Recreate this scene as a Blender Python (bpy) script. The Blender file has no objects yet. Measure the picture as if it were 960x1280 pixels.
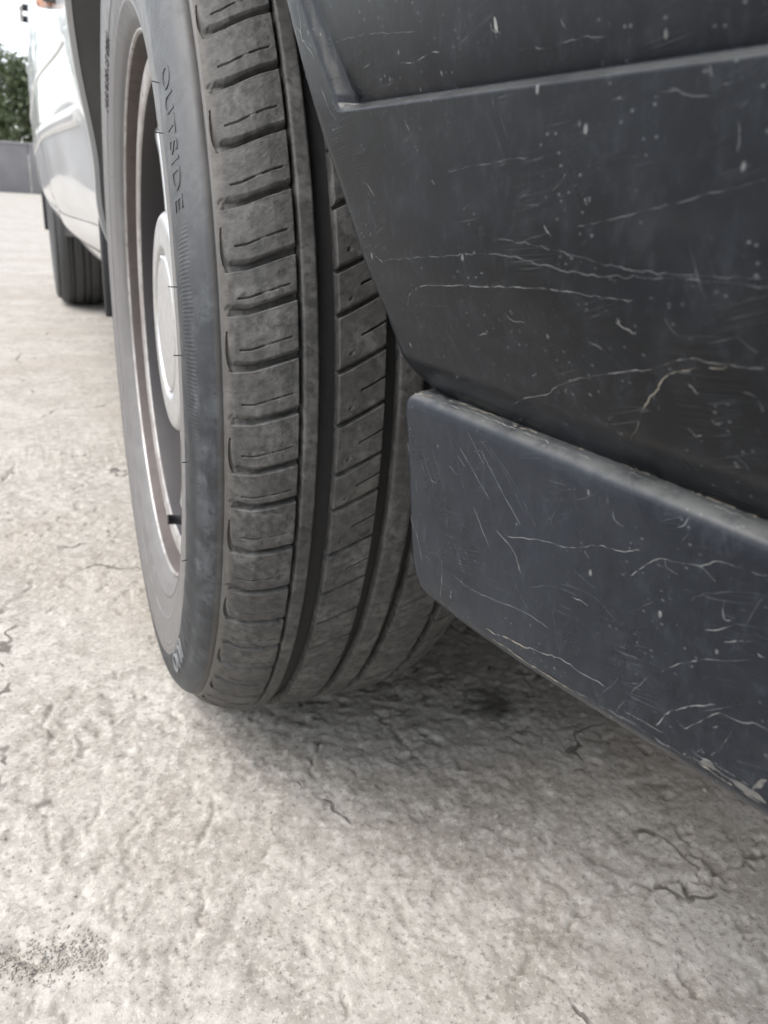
import bpy, math, random
import numpy as np
from mathutils import Matrix, Vector

random.seed(4); RNG = np.random.default_rng(7)
sc = bpy.context.scene
COL = sc.collection
RAD = math.radians

# ------------------------------------------------------------------ camera
CAM_H, PITCH, ROLL, YAW = 0.4026, 0.3796, 0.0617, 0.4299
cp, sp, cy_, sy_ = math.cos(PITCH), math.sin(PITCH), math.cos(YAW), math.sin(YAW)
fw = Vector((sy_*cp, cy_*cp, -sp)); rt = Vector((cy_, -sy_, 0)); up = rt.cross(fw)
c_, s_ = math.cos(ROLL), math.sin(ROLL)
rt2 = c_*rt + s_*up; up2 = -s_*rt + c_*up
cam = bpy.data.cameras.new('camera'); camo = bpy.data.objects.new('camera', cam); COL.objects.link(camo)
m = Matrix((rt2, up2, -fw)).transposed().to_4x4(); m.translation = (0, 0, CAM_H); camo.matrix_world = m
cam.sensor_fit = 'VERTICAL'; cam.sensor_height = 36.0; cam.lens = 27.0
cam.clip_start = 0.005; cam.clip_end = 500
cam.dof.use_dof = True; cam.dof.focus_distance = 0.29; cam.dof.aperture_fstop = 20.0
sc.camera = camo

# ------------------------------------------------------------------ sky, sun, exposure
SUN_EL, SUN_AZ = RAD(58), RAD(-86)        # azimuth of the direction towards the sun, measured from +Y to +X
world = bpy.data.worlds.new('World'); sc.world = world; world.use_nodes = True
wn = world.node_tree; wn.nodes.clear()
wo = wn.nodes.new('ShaderNodeOutputWorld'); bg = wn.nodes.new('ShaderNodeBackground'); sk = wn.nodes.new('ShaderNodeTexSky')
sk.sky_type = 'NISHITA'; sk.sun_disc = False; sk.sun_elevation = SUN_EL; sk.sun_rotation = SUN_AZ
sk.air_density = 1.0; sk.dust_density = 2.2; sk.ozone_density = 0.6; sk.altitude = 50
bg.inputs['Strength'].default_value = 0.15
hs = wn.nodes.new('ShaderNodeHueSaturation'); hs.inputs['Saturation'].default_value = 0.35   # thin white overcast
wn.links.new(sk.outputs[0], hs.inputs['Color']); wn.links.new(hs.outputs[0], bg.inputs[0]); wn.links.new(bg.outputs[0], wo.inputs[0])
sun = bpy.data.lights.new('sun', 'SUN'); sun.energy = 1.0; sun.angle = RAD(45); sun.color = (1.0, 0.965, 0.915)
suno = bpy.data.objects.new('sun', sun); COL.objects.link(suno)
sd = Vector((math.sin(SUN_AZ)*math.cos(SUN_EL), math.cos(SUN_AZ)*math.cos(SUN_EL), math.sin(SUN_EL)))
suno.rotation_euler = sd.to_track_quat('Z', 'Y').to_euler(); suno.location = (-3, -2, 6)
sc.view_settings.view_transform = 'Standard'; sc.view_settings.look = 'None'
sc.cycles.max_bounces = 5; sc.cycles.diffuse_bounces = 3; sc.cycles.glossy_bounces = 2
sc.cycles.use_adaptive_sampling = True; sc.cycles.adaptive_threshold = 0.02; sc.cycles.adaptive_min_samples = 16
sc.view_settings.exposure = 1.5; sc.view_settings.gamma = 1.0

# ------------------------------------------------------------------ helpers
def mesh_np(name, V, Fq, mat=None, parent=None, smooth=True, tri=None, link=True):
    """V (n,3); Fq (m,4) quads; one mesh object."""
    V = np.asarray(V, dtype=np.float32).reshape(-1, 3)
    Fq = np.asarray(Fq, dtype=np.int32).reshape(-1, 4) if Fq is not None and len(Fq) else np.zeros((0, 4), np.int32)
    T = np.asarray(tri, dtype=np.int32).reshape(-1, 3) if tri is not None and len(tri) else np.zeros((0, 3), np.int32)
    me = bpy.data.meshes.new(name)
    me.vertices.add(len(V)); me.vertices.foreach_set('co', V.ravel())
    nl = Fq.size + T.size
    me.loops.add(nl); me.loops.foreach_set('vertex_index', np.concatenate([Fq.ravel(), T.ravel()]))
    nf = len(Fq) + len(T)
    me.polygons.add(nf)
    ls = np.concatenate([np.arange(len(Fq))*4, Fq.size + np.arange(len(T))*3]).astype(np.int32)
    me.polygons.foreach_set('loop_start', ls)
    me.polygons.foreach_set('use_smooth', np.full(nf, smooth))
    me.update(calc_edges=True); me.validate()
    if mat: me.materials.append(mat)
    return obj_from(name, me, parent) if link else me

def obj_from(name, me, parent=None):
    o = bpy.data.objects.new(name, me); COL.objects.link(o)
    if parent: o.parent = parent
    return o

def grid_faces(ni, nj, wi=False, wj=False, flip=False, off=0):
    I = np.arange(ni if wi else ni-1); J = np.arange(nj if wj else nj-1)
    I, J = np.meshgrid(I, J, indexing='ij'); I2 = (I+1) % ni; J2 = (J+1) % nj
    f = np.stack([I*nj+J, I2*nj+J, I2*nj+J2, I*nj+J2], -1).reshape(-1, 4) + off
    return f[:, ::-1] if flip else f

def grid_obj(name, P, mat, parent=None, wi=False, wj=False, flip=False, smooth=True, link=True):
    ni, nj = P.shape[:2]
    return mesh_np(name, P.reshape(-1, 3), grid_faces(ni, nj, wi, wj, flip), mat, parent, smooth, link=link)

class MB:
    def __init__(s): s.v = []; s.f = []; s.t = []; s.n = 0
    def add(s, V, Fq=None, T=None):
        V = np.asarray(V, float).reshape(-1, 3)
        if Fq is not None and len(Fq): s.f.append(np.asarray(Fq).reshape(-1, 4)+s.n)
        if T is not None and len(T): s.t.append(np.asarray(T).reshape(-1, 3)+s.n)
        s.v.append(V); s.n += len(V); return s
    def box(s, lo, hi, b=0.0):
        x0, y0, z0 = lo; x1, y1, z1 = hi
        if b <= 0:
            V = [(x0,y0,z0),(x1,y0,z0),(x1,y1,z0),(x0,y1,z0),(x0,y0,z1),(x1,y0,z1),(x1,y1,z1),(x0,y1,z1)]
            return s.add(V, [(0,3,2,1),(4,5,6,7),(0,1,5,4),(1,2,6,5),(2,3,7,6),(3,0,4,7)])
        # rounded box: rings of a rounded rectangle
        cx, cy = (x0+x1)/2, (y0+y1)/2; hx, hy = (x1-x0)/2, (y1-y0)/2
        ring = []
        for k, (sx, sy) in enumerate(((1,1),(-1,1),(-1,-1),(1,-1))):
            for a in np.linspace(0, 90, 4):
                t = RAD(a+90*k); ring.append((sx*(hx-b), sy*(hy-b), math.cos(t), math.sin(t)))
        rings = []
        for z, q in [(z0, 0.0), (z0+b*.3, .7), (z0+b, 1.0), (z1-b, 1.0), (z1-b*.3, .7), (z1, 0.0)]:
            rings.append([(cx+a+c*b*q, cy+bb+d*b*q, z) for a, bb, c, d in ring])
        P = np.array(rings); n = len(ring)
        s.add(P, grid_faces(len(rings), n, wj=True, flip=True))
        base = s.n - P.shape[0]*n
        for r, fl in ((0, True), (len(rings)-1, False)):
            T = [(r*n, r*n+i, r*n+i+1) for i in range(1, n-1)]
            if fl: T = [t[::-1] for t in T]
            s.t.append(np.array(T)+base)
        return s
    def tube(s, pts, r, n=8, caps=True):
        pts = [Vector(p) for p in pts]; rr = r if hasattr(r, '__len__') else [r]*len(pts)
        rings = []
        for i, p in enumerate(pts):
            d = (pts[min(i+1, len(pts)-1)] - pts[max(i-1, 0)]).normalized()
            a = d.orthogonal().normalized() if abs(d.z) > .9 else d.cross(Vector((0,0,1))).normalized()
            b = d.cross(a)
            rings.append([tuple(p + rr[i]*(a*math.cos(t)+b*math.sin(t))) for t in np.linspace(0, 2*math.pi, n, endpoint=False)])
        P = np.array(rings); s.add(P, grid_faces(len(rings), n, wj=True))
        base = s.n - P.shape[0]*n
        if caps:
            e = (len(rings)-1)*n
            s.t.append(np.array([(0, i+1, i) for i in range(1, n-1)])+base)
            s.t.append(np.array([(e, e+i, e+i+1) for i in range(1, n-1)])+base)
        return s
    def build(s, name, mat, parent=None, smooth=True, link=True):
        return mesh_np(name, np.concatenate(s.v), np.concatenate(s.f) if s.f else None, mat, parent, smooth,
                       np.concatenate(s.t) if s.t else None, link)

def empty(name, loc=(0,0,0), parent=None):
    o = bpy.data.objects.new(name, None); COL.objects.link(o); o.location = loc; o.empty_display_size = .1
    if parent: o.parent = parent
    return o
def tag(o, label=None, cat=None, group=None, kind=None):
    if label: o['label'] = label
    if cat: o['category'] = cat
    if group: o['group'] = group
    if kind: o['kind'] = kind
    return o

def sstep(x, a, b):
    t = np.clip((np.asarray(x, float)-a)/(b-a), 0, 1); return t*t*(3-2*t)

def smooth_table(xs, ys, w, n=600):
    x = np.linspace(xs[0], xs[-1], n); y = np.interp(x, xs, ys); k = max(1, int(w/(x[1]-x[0]))); ker = np.hanning(2*k+3); ker /= ker.sum()
    yp = np.concatenate([2*y[0]-y[k+1:0:-1], y, 2*y[-1]-y[-2:-k-3:-1]]); return x, np.convolve(yp, ker, 'valid')
def vnoise(x, y, seed=0):
    x = np.asarray(x, float); y = np.asarray(y, float)
    xi = np.floor(x).astype(np.int64); yi = np.floor(y).astype(np.int64); xf = x-xi; yf = y-yi
    def h(a, b):
        n = (a*374761393 + b*668265263 + seed*982451653) & 0xFFFFFFFF
        n = ((n ^ (n >> 13))*1274126177) & 0xFFFFFFFF
        n = (n ^ (n >> 16)) & 0xFFFFFFFF
        return n/4294967295.0
    u = xf*xf*xf*(xf*(xf*6-15)+10); v = yf*yf*yf*(yf*(yf*6-15)+10)
    a = h(xi, yi); b = h(xi+1, yi); c = h(xi, yi+1); d = h(xi+1, yi+1)
    return (a*(1-u)+b*u)*(1-v) + (c*(1-u)+d*u)*v
def fbm(x, y, seed=0, o=4, g=.5, l=2.03):
    s = 0; a = 1; t = 0
    for k in range(o):
        s = s + a*vnoise(x, y, seed+k*17); t += a; a *= g; x = x*l+13.7; y = y*l+7.1
    return s/t

# ------------------------------------------------------------------ materials
class NT:
    def __init__(s, name):
        s.m = bpy.data.materials.new(name); s.m.use_nodes = True; s.t = s.m.node_tree; s.N = s.t.nodes; s.L = s.t.links
        s.b = s.N['Principled BSDF']
    def new(s, typ, **kw):
        n = s.N.new(typ)
        for k, v in kw.items(): setattr(n, k, v)
        return n
    def link(s, a, b): s.L.new(a, b)
    def setin(s, sock, v):
        if isinstance(v, (int, float, tuple, list)):
            if isinstance(v, (tuple, list)) and len(v) == 3 and sock.type == 'RGBA': v = (*v, 1)
            sock.default_value = v
        else: s.link(v, sock)
    def math(s, op, a, b=0.0, c=None, clamp=False):
        n = s.new('ShaderNodeMath', operation=op); n.use_clamp = clamp
        s.setin(n.inputs[0], a); s.setin(n.inputs[1], b)
        if c is not None: s.setin(n.inputs[2], c)
        return n.outputs[0]
    def vmath(s, op, a, b):
        n = s.new('ShaderNodeVectorMath', operation=op); s.setin(n.inputs[0], a); s.setin(n.inputs[1], b); return n.outputs[0]
    def coord(s, obj=None, out='Object'):
        n = s.new('ShaderNodeTexCoord')
        if obj: n.object = obj
        return n.outputs[out]
    def pos(s): return s.new('ShaderNodeNewGeometry').outputs['Position']
    def mapping(s, v, scale=(1,1,1), rot=(0,0,0), loc=(0,0,0)):
        n = s.new('ShaderNodeMapping'); s.link(v, n.inputs[0]); n.inputs['Scale'].default_value = scale
        n.inputs['Rotation'].default_value = rot; n.inputs['Location'].default_value = loc; return n.outputs[0]
    def noise(s, v, scale, detail=4, rough=.55, dist=0.0):
        n = s.new('ShaderNodeTexNoise'); s.link(v, n.inputs['Vector']); n.inputs['Scale'].default_value = scale
        n.inputs['Detail'].default_value = detail; n.inputs['Roughness'].default_value = rough; n.inputs['Distortion'].default_value = dist
        return n.outputs[0]
    def voro(s, v, scale, feature='F1', rand=1.0):
        n = s.new('ShaderNodeTexVoronoi', feature=feature); s.link(v, n.inputs['Vector']); n.inputs['Scale'].default_value = scale
        n.inputs['Randomness'].default_value = rand; return n.outputs['Distance'], n.outputs.get('Color')
    def ss(s, x, a, b, lo=0.0, hi=1.0):
        n = s.new('ShaderNodeMapRange', interpolation_type='SMOOTHSTEP'); s.setin(n.inputs[0], x)
        for i, v in enumerate((a, b, lo, hi)): n.inputs[i+1].default_value = v
        return n.outputs[0]
    def mix(s, f, a, b, blend='MIX'):
        n = s.new('ShaderNodeMix', data_type='RGBA', blend_type=blend); s.setin(n.inputs[0], f); s.setin(n.inputs[6], a); s.setin(n.inputs[7], b)
        return n.outputs[2]
    def bump(s, h, strength=.5, dist=.001, normal=None):
        n = s.new('ShaderNodeBump'); n.inputs['Strength'].default_value = strength; n.inputs['Distance'].default_value = dist
        s.link(h, n.inputs['Height'])
        if normal is not None: s.link(normal, n.inputs['Normal'])
        return n.outputs[0]
    def fin(s, color=None, rough=None, normal=None, metal=None, spec=None, coat=None, coatr=None):
        for k, v in (('Base Color', color), ('Roughness', rough), ('Normal', normal), ('Metallic', metal), ('Specular IOR Level', spec), ('Coat Weight', coat), ('Coat Roughness', coatr)):
            if v is not None: s.setin(s.b.inputs[k], v)
        return s.m

def mat_plain(name, col, rough=.5, metal=0.0, nscale=40, var=.25, bump=0.0, coat=None, spec=None):
    t = NT(name); v = t.pos(); n = t.noise(v, nscale, 5)
    c = t.mix(n, tuple(x*(1-var) for x in col), tuple(min(1, x*(1+var)) for x in col))
    nr = t.bump(t.noise(v, nscale*6, 4), .3, bump) if bump else None
    return t.fin(c, t.ss(n, .2, .8, max(.03, rough-.08), min(1, rough+.08)), nr, metal, spec, coat)

WHEEL = empty('front_wheel', (0.1609, 0.6342, 0.305)); WHEEL.rotation_euler = (0, 0, -0.023)
R = 0.305

def mat_rubber(name, tread):
    t = NT(name); v = t.coord(WHEEL)
    sep = t.new('ShaderNodeSeparateXYZ'); t.link(v, sep.inputs[0]); x, y, z = sep.outputs
    r = t.math('SQRT', t.math('ADD', t.math('MULTIPLY', y, y), t.math('MULTIPLY', z, z)))
    n1 = t.noise(v, 55, 6, .62, .4); n2 = t.noise(v, 210, 5, .65); n3 = t.noise(v, 16, 3)
    fine = t.noise(v, 1500, 3, .6)
    if tread:
        base = t.mix(t.ss(n2, .35, .65), (.036, .035, .0335), (.062, .0595, .056))
        dust = t.math('MULTIPLY', t.ss(n1, .42, .68), t.ss(n2, .3, .65))
        c = t.mix(t.math('MULTIPLY', dust, .6), base, (.145, .141, .133))
        # dark rubbed spots and brown dirt
        c = t.mix(t.math('MULTIPLY', t.ss(t.noise(v, 95, 4, .6, .6), .61, .70), .75), c, (.019, .0185, .018))
        c = t.mix(t.math('MULTIPLY', t.ss(n3, .52, .7), .3), c, (.095, .084, .073))
        # road dirt low down in the outer ring next to the ridge
        e = t.math('MULTIPLY', t.ss(x, -.0745, -.079), t.ss(r, .2835, .287))
        c = t.mix(t.math('MULTIPLY', e, .45), c, (.14, .127, .112))
        h = t.math('ADD', t.math('MULTIPLY', n2, .6), t.math('MULTIPLY', fine, .3))
        scr = t.noise(t.mapping(v, (260, 2600, 2600)), 1.0, 3, .6)
        h = t.math('ADD', h, t.math('MULTIPLY', scr, .25))
        return t.fin(c, t.ss(n1, .3, .7, .62, .82), t.bump(h, .55, .00035), spec=.4)
    clean = t.mix(t.ss(n2, .3, .7), (.0065, .0082, .0108), (.0125, .0155, .0195))
    dusty = t.mix(t.ss(n1, .3, .7), (.098, .093, .092), (.130, .124, .122))
    grey = t.mix(t.math('MULTIPLY', t.ss(n1, .38, .66), t.ss(n2, .25, .6)), t.mix(.12, clean, (.085, .09, .095)), (.066, .071, .076))
    k1 = t.ss(t.math('ADD', r, t.math('MULTIPLY', t.math('SUBTRACT', n1, .5), .006)), .2550, .2572)
    c = t.mix(k1, dusty, clean)
    k2 = t.ss(t.math('ADD', r, t.math('MULTIPLY', t.math('SUBTRACT', n1, .5), .012)), .272, .279)
    c = t.mix(k2, c, grey)
    # the upper half is dustier all over
    k3 = t.math('MULTIPLY', t.ss(t.math('ADD', z, t.math('MULTIPLY', n3, .06)), .07, .15), .45)
    c = t.mix(k3, c, t.mix(n1, (.075, .077, .078), (.125, .122, .12)))
    e = t.ss(r, .2858, .2872)
    c = t.mix(t.math('MULTIPLY', e, .4), c, (.145, .132, .117))
    c = t.mix(t.math('MULTIPLY', t.ss(t.noise(v, 30, 5, .7, 1.2), .68, .74), .45), c, (.15, .165, .18))
    # fine ribbing moulded into the sidewall
    ang = t.math('ARCTAN2', z, y)
    rib = t.math('SINE', t.math('MULTIPLY', ang, 900))
    ribm = t.math('MULTIPLY', t.ss(r, .2665, .268), t.ss(r, .279, .2775))
    ribm = t.math('MULTIPLY', ribm, t.ss(t.noise(v, 22, 2), .44, .5))
    ring = t.math('MULTIPLY', t.math('SINE', t.math('MULTIPLY', r, 1450)), t.math('MULTIPLY', t.ss(r, .246, .248), t.ss(r, .256, .254)))
    h = t.math('ADD', t.math('MULTIPLY', n2, .5), t.math('MULTIPLY', t.math('MULTIPLY', rib, ribm), .35))
    h = t.math('ADD', h, t.math('MULTIPLY', ring, .8))
    return t.fin(c, t.ss(n1, .3, .7, .45, .65), t.bump(h, .6, .0003), spec=.45)

M = {}
M['tread'] = mat_rubber('tread_rubber', True)
M['side'] = mat_rubber('sidewall_rubber', False)

# ================================================================== GROUND
CRACKS = [(0.0060,0.010,[(-0.0551,0.3585),(-0.0429,0.3471),(-0.0307,0.344),(-0.0163,0.3412),(-0.0015,0.3409)]), (0.0016,0.003,[(-0.0015,0.3409),(0.0191,0.3304),(0.0409,0.3276),(0.063,0.3231),(0.0854,0.318),(0.1107,0.3051)]), (0.0018,0.0035,[(0.0783,0.4396),(0.0772,0.4235),(0.0715,0.4061),(0.0656,0.4008),(0.0604,0.3955)]), (0.0018,0.0035,[(0.0611,0.3646),(0.0567,0.3475),(0.0514,0.3348),(0.0453,0.3315)]), (0.002,0.003,[(0.0058,0.4614),(0.0011,0.4471),(-0.0041,0.4314)]), (0.0018,0.003,[(0.0329,0.4476),(0.0259,0.4342),(0.0195,0.414)]), (0.003,0.0045,[(-0.0212,0.5878),(-0.0242,0.5665),(-0.0249,0.5406)]), (0.0035,0.005,[(-0.0649,0.7619),(-0.0507,0.7923),(-0.0431,0.7991),(-0.0311,0.834)]), (0.0045,0.006,[(-0.0751,1.1803),(-0.0628,1.2064),(-0.0568,1.2512)]), (0.005,0.006,[(0.0098,1.4813),(0.0376,1.4926),(0.074,1.5145)]), (0.006,0.006,[(-0.0813,1.4364),(-0.0562,1.4413),(-0.037,1.4425)]), (0.0022,0.004,[(0.2075,0.2405),(0.2244,0.25),(0.2499,0.2543),(0.2784,0.2646),(0.3015,0.2741),(0.3369,0.2691),(0.3738,0.2568),(0.4072,0.261),(0.4323,0.2631)]), (0.0022,0.004,[(0.3713,0.2931),(0.3741,0.2829),(0.368,0.2682),(0.3466,0.2574)]), (0.0018,0.003,[(0.4112,0.2865),(0.4132,0.2701),(0.4095,0.2529)]), (0.0022,0.004,[(0.1743,0.4765),(0.1645,0.4594),(0.1562,0.4384)]), (0.0016,0.003,[(0.2314,0.4957),(0.2335,0.4506),(0.2452,0.4163)]), (0.0016,0.003,[(0.1887,0.2353),(0.1969,0.242),(0.208,0.2414)]), (0.0018,0.003,[(0.3829,0.2193),(0.359,0.2162),(0.3303,0.2043)]), (0.0016,0.003,[(0.1134,0.2714),(0.1127,0.2596),(0.1113,0.2532)]), (0.007,0.006,[(-0.0886,1.7389),(0.0035,1.7839),(0.0901,1.8694)]), (0.0018,0.003,[(-0.0352,0.4803),(-0.0281,0.4537),(-0.031,0.4325)]), (0.0018,0.003,[(0.0708,0.2977),(0.086,0.2945),(0.0977,0.2799)])]
def crack_field(X, Y):
    """depth of jagged cracks and chipped-out pits in the slab"""
    px = X+(fbm(X*60, Y*60, 91, 3, .6)-.5)*.016; py = Y+(fbm(X*60, Y*60, 57, 3, .6)-.5)*.016
    wob = .35+1.1*vnoise(X*70, Y*70, 5); fade = .25+1.0*vnoise(X*24, Y*24, 8); d = np.zeros_like(X)
    for w, dep, pts in CRACKS:
        for (ax, ay), (bx, by) in zip(pts[:-1], pts[1:]):
            box = (X > min(ax, bx)-.04) & (X < max(ax, bx)+.04) & (Y > min(ay, by)-.04) & (Y < max(ay, by)+.04)
            if not box.any(): continue
            x = px[box]; y = py[box]; t = np.clip(((x-ax)*(bx-ax)+(y-ay)*(by-ay))/((bx-ax)**2+(by-ay)**2+1e-12), 0, 1)
            q = np.hypot(x-(ax+t*(bx-ax)), y-(ay+t*(by-ay)))/(w*wob[box]); d[box] = np.maximum(d[box], .72*dep*np.clip(1.2-q, 0, 1)*fade[box])
    return d
def ground_h(X, Y):
    a = fbm(X*2.3, Y*2.3, 1, 3)-.5
    b = fbm(X*20, Y*20, 21, 4)-.5
    n1 = fbm(X*75+3*b, Y*75, 31, 4, .6)-.5; n2 = fbm(X*190, Y*190, 41, 3, .6)-.5
    flake = sstep(fbm(X*14+2*b, Y*14, 61, 5, .62), .48, .52) + .7*sstep(fbm(X*36, Y*36+2*b, 71, 4, .6), .51, .54)
    pit = sstep(fbm(X*85, Y*85, 81, 3), .66, .76)*sstep(fbm(X*9, Y*9, 83, 2), .4, .6)
    rough = .25+1.1*sstep(fbm(X*6, Y*6, 111, 3), .38, .62)
    h = a*.009 + b*.0026 + (n1*.0020 + n2*.0013)*rough + flake*.0007 - pit*.0018
    return h - crack_field(X, Y) - .0012
def graded(lo, hi, step, far_lo, far_hi, g=1.09):
    c = list(np.arange(lo, hi, step)); s = step; x = c[-1]
    while x < far_hi: s *= g; x += s; c.append(x)
    s = step; x = c[0]; pre = []
    while x > far_lo: s *= g; x -= s; pre.append(x)
    return np.array(pre[::-1]+c)
gx = graded(-.42, .66, .0018, -70, 90, 1.07); gy = graded(.18, 1.15, .0018, -60, 120, 1.07)
GX, GY = np.meshgrid(gx, gy, indexing='ij')
GZ = ground_h(GX, GY)
dist = np.hypot(GX, GY-.5)
cell = np.maximum(np.gradient(gx)[:, None], np.gradient(gy)[None, :])
kk = np.clip((.030-cell)/.024, 0, 1)
GZ = GZ*kk

def mat_ground():
    t = NT('rough_concrete'); v = t.pos()
    n0 = t.noise(v, 1.9, 2, .6); n1 = t.noise(v, 10, 4, .65, .4); n2 = t.noise(v, 75, 3, .7, .4); n3 = t.noise(v, 290, 3, .75)
    c = t.mix(t.ss(n1, .34, .66), (.268, .247, .218), (.350, .330, .298))
    c = t.mix(t.math('MULTIPLY', t.ss(n2, .46, .64), .7), c, (.420, .400, .365))
    c = t.mix(t.math('MULTIPLY', t.ss(n0, .48, .64), .40), c, (.272, .236, .194))
    c = t.mix(t.math('MULTIPLY', t.ss(n2, .42, .30), .55), c, (.205, .184, .158))
    c = t.mix(t.math('MULTIPLY', t.ss(n3, .56, .66), .65), c, (.120, .110, .098))
    c = t.mix(t.math('MULTIPLY', t.ss(n3, .45, .34), .5), c, (.50, .478, .44))
    # dark grit lodged in the cracks and pits (low spots of the slab)
    sep = t.new('ShaderNodeSeparateXYZ'); t.link(v, sep.inputs[0])
    low = t.ss(t.math('ADD', sep.outputs[2], t.math('MULTIPLY', t.math('SUBTRACT', n2, .5), .003)), -.0034, -.0066)
    c = t.mix(t.math('MULTIPLY', low, .7), c, (.125, .110, .094))
    # broken hairline cracks running on across the yard
    w = t.new('ShaderNodeVectorMath', operation='SCALE'); nz = t.new('ShaderNodeTexNoise'); t.link(v, nz.inputs['Vector']); nz.inputs['Scale'].default_value = 7; nz.inputs['Detail'].default_value = 4; nz.inputs['Roughness'].default_value = .55
    t.link(nz.outputs[1], w.inputs[0]); w.inputs['Scale'].default_value = .22
    dv, _ = t.voro(t.vmath('ADD', v, w.outputs[0]), 3.1, 'DISTANCE_TO_EDGE')
    ck = t.math('MULTIPLY', t.ss(dv, .010, .003), t.ss(n1, .50, .58))
    c = t.mix(t.math('MULTIPLY', ck, .8), c, (.070, .062, .054))
    # brown of the shade under the car painted in, plus an old oily spot
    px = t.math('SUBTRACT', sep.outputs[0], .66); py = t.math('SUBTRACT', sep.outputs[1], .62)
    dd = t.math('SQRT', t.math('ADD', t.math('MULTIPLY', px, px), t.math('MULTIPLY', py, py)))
    shade_brown = t.math('MULTIPLY', t.ss(t.math('ADD', dd, t.math('MULTIPLY', n1, .3)), .66, .34), .55)
    c = t.mix(shade_brown, c, (.165, .138, .112))
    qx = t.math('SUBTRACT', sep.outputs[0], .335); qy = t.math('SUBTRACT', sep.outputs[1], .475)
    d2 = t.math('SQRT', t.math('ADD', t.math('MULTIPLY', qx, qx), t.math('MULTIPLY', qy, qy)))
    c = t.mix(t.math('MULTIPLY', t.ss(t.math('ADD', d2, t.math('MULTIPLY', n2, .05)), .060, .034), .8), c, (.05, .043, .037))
    h = t.math('ADD', t.math('MULTIPLY', n2, .50), t.math('MULTIPLY', n3, .45))
    h = t.math('SUBTRACT', h, t.math('MULTIPLY', ck, .5))
    return t.fin(c, .92, t.bump(h, .75, .0016), spec=.2)
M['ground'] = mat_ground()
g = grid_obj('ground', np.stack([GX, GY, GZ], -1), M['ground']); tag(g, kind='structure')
g['label'] = 'pale rough weathered concrete yard with cracks'

# loose grit on the slab: uncountable, one object
mb = MB()
ico = np.array([(0,0,1),(.9,0,.4),(.28,.85,.4),(-.72,.53,.4),(-.72,-.53,.4),(.28,-.85,.4),(.72,.53,-.4),(-.28,.85,-.4),(-.9,0,-.4),(-.28,-.85,-.4),(.72,-.53,-.4),(0,0,-1)])
icoT = [(0,1,2),(0,2,3),(0,3,4),(0,4,5),(0,5,1),(1,6,2),(2,7,3),(3,8,4),(4,9,5),(5,10,1),(2,6,7),(3,7,8),(4,8,9),(5,9,10),(1,10,6),(11,7,6),(11,8,7),(11,9,8),(11,10,9),(11,6,10)]
cnt = 0
xs = RNG.uniform(-.5, .75, 9000); ys = RNG.uniform(.2, 1.8, 9000)
xs[:500] = RNG.uniform(-.056, .0, 500); ys[:500] = .353-(xs[:500]+.055)*.26+RNG.normal(0, .007, 500); keep = (np.arange(9000) < 120) | (fbm(xs*7, ys*7, 303, 3) > .50) | (crack_field(xs, ys) > .0012)
xs = xs[keep][:1300]; ys = ys[keep][:1300]; zs = ground_h(xs, ys)
for x, y, z in zip(xs, ys, zs):
    s = RNG.uniform(.0004, .0010) if RNG.random() < .985 else RNG.uniform(.0012, .0022)
    a = RNG.uniform(0, 6.3); q = ico*(1+RNG.uniform(-.25, .25, (12, 1)))*s*np.array([1.2, .9, .7])
    q = np.stack([q[:,0]*math.cos(a)-q[:,1]*math.sin(a), q[:,0]*math.sin(a)+q[:,1]*math.cos(a), q[:,2]], -1)
    mb.add(q+np.array([x, y, z+s*.3]), None, icoT)
M['grit'] = mat_plain('grit', (.27, .25, .22), .95, 0, 320, .6)
o = mb.build('grit', M['grit'], smooth=False); tag(o, 'fine loose grit scattered over the concrete', None, None, 'stuff')

# ================================================================== THE CAR
CAR = empty('car', (.86, .634, 0)); tag(CAR, 'silver car with scratched dark grey plastic front bumper and dusty wheels', 'car')
def under_car(o):
    o.parent = CAR; o.matrix_parent_inverse = Matrix.Translation((-.86, -.634, 0)); return o
under_car(WHEEL)

# ---------------------------------------------------------- front tyre
PROF = [(-.0775,.1975),(-.0800,.2005),(-.0835,.2042),(-.0868,.2105),(-.0882,.2135),(-.0878,.2150),(-.0895,.2215),(-.0908,.2285),(-.0914,.2292),(-.0917,.2300),(-.0916,.2312),(-.0922,.2370),(-.0931,.2480),(-.0936,.2560),(-.0935,.2640),(-.0926,.2710),
        (-.0905,.2775),(-.0872,.2826),(-.0838,.2858),(-.0808,.2879),(-.0800,.28745),(-.0793,.2888),(-.0770,.2909),(-.0740,.2934),(-.0705,.2960),(-.0660,.2986),(-.0610,.3006),(-.0560,.3021),(-.0470,.3034),(-.0300,.3045),(0,.305)]
_pu = np.array([p[0] for p in PROF]); _pr = np.array([p[1] for p in PROF])
def crown(u):
    """outer surface radius of the tread at lateral position u (symmetric)"""
    u = -np.abs(np.asarray(u, float)); i = 20
    return np.interp(u, _pu[i:], _pr[i:])
def cyl(u, r, th):
    u, r, th = np.broadcast_arrays(u, r, th)
    return np.stack([u, -r*np.cos(th), r*np.sin(th)], -1)
def smooth_prof(pts, n):
    p = np.array(pts); d = np.concatenate([[0], np.cumsum(np.hypot(*np.diff(p, axis=0).T))]); s = np.linspace(0, d[-1], n)
    # catmull-rom by arc length
    out = []
    for q in s:
        i = min(np.searchsorted(d, q, 'right')-1, len(p)-2); t = (q-d[i])/(d[i+1]-d[i]+1e-12)
        p0, p1, p2, p3 = p[max(i-1,0)], p[i], p[i+1], p[min(i+2,len(p)-1)]
        out.append(.5*((2*p1)+(-p0+p2)*t+(2*p0-5*p1+4*p2-p3)*t*t+(-p0+3*p1-3*p2+p3)*t**3))
    return np.array(out)
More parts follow.
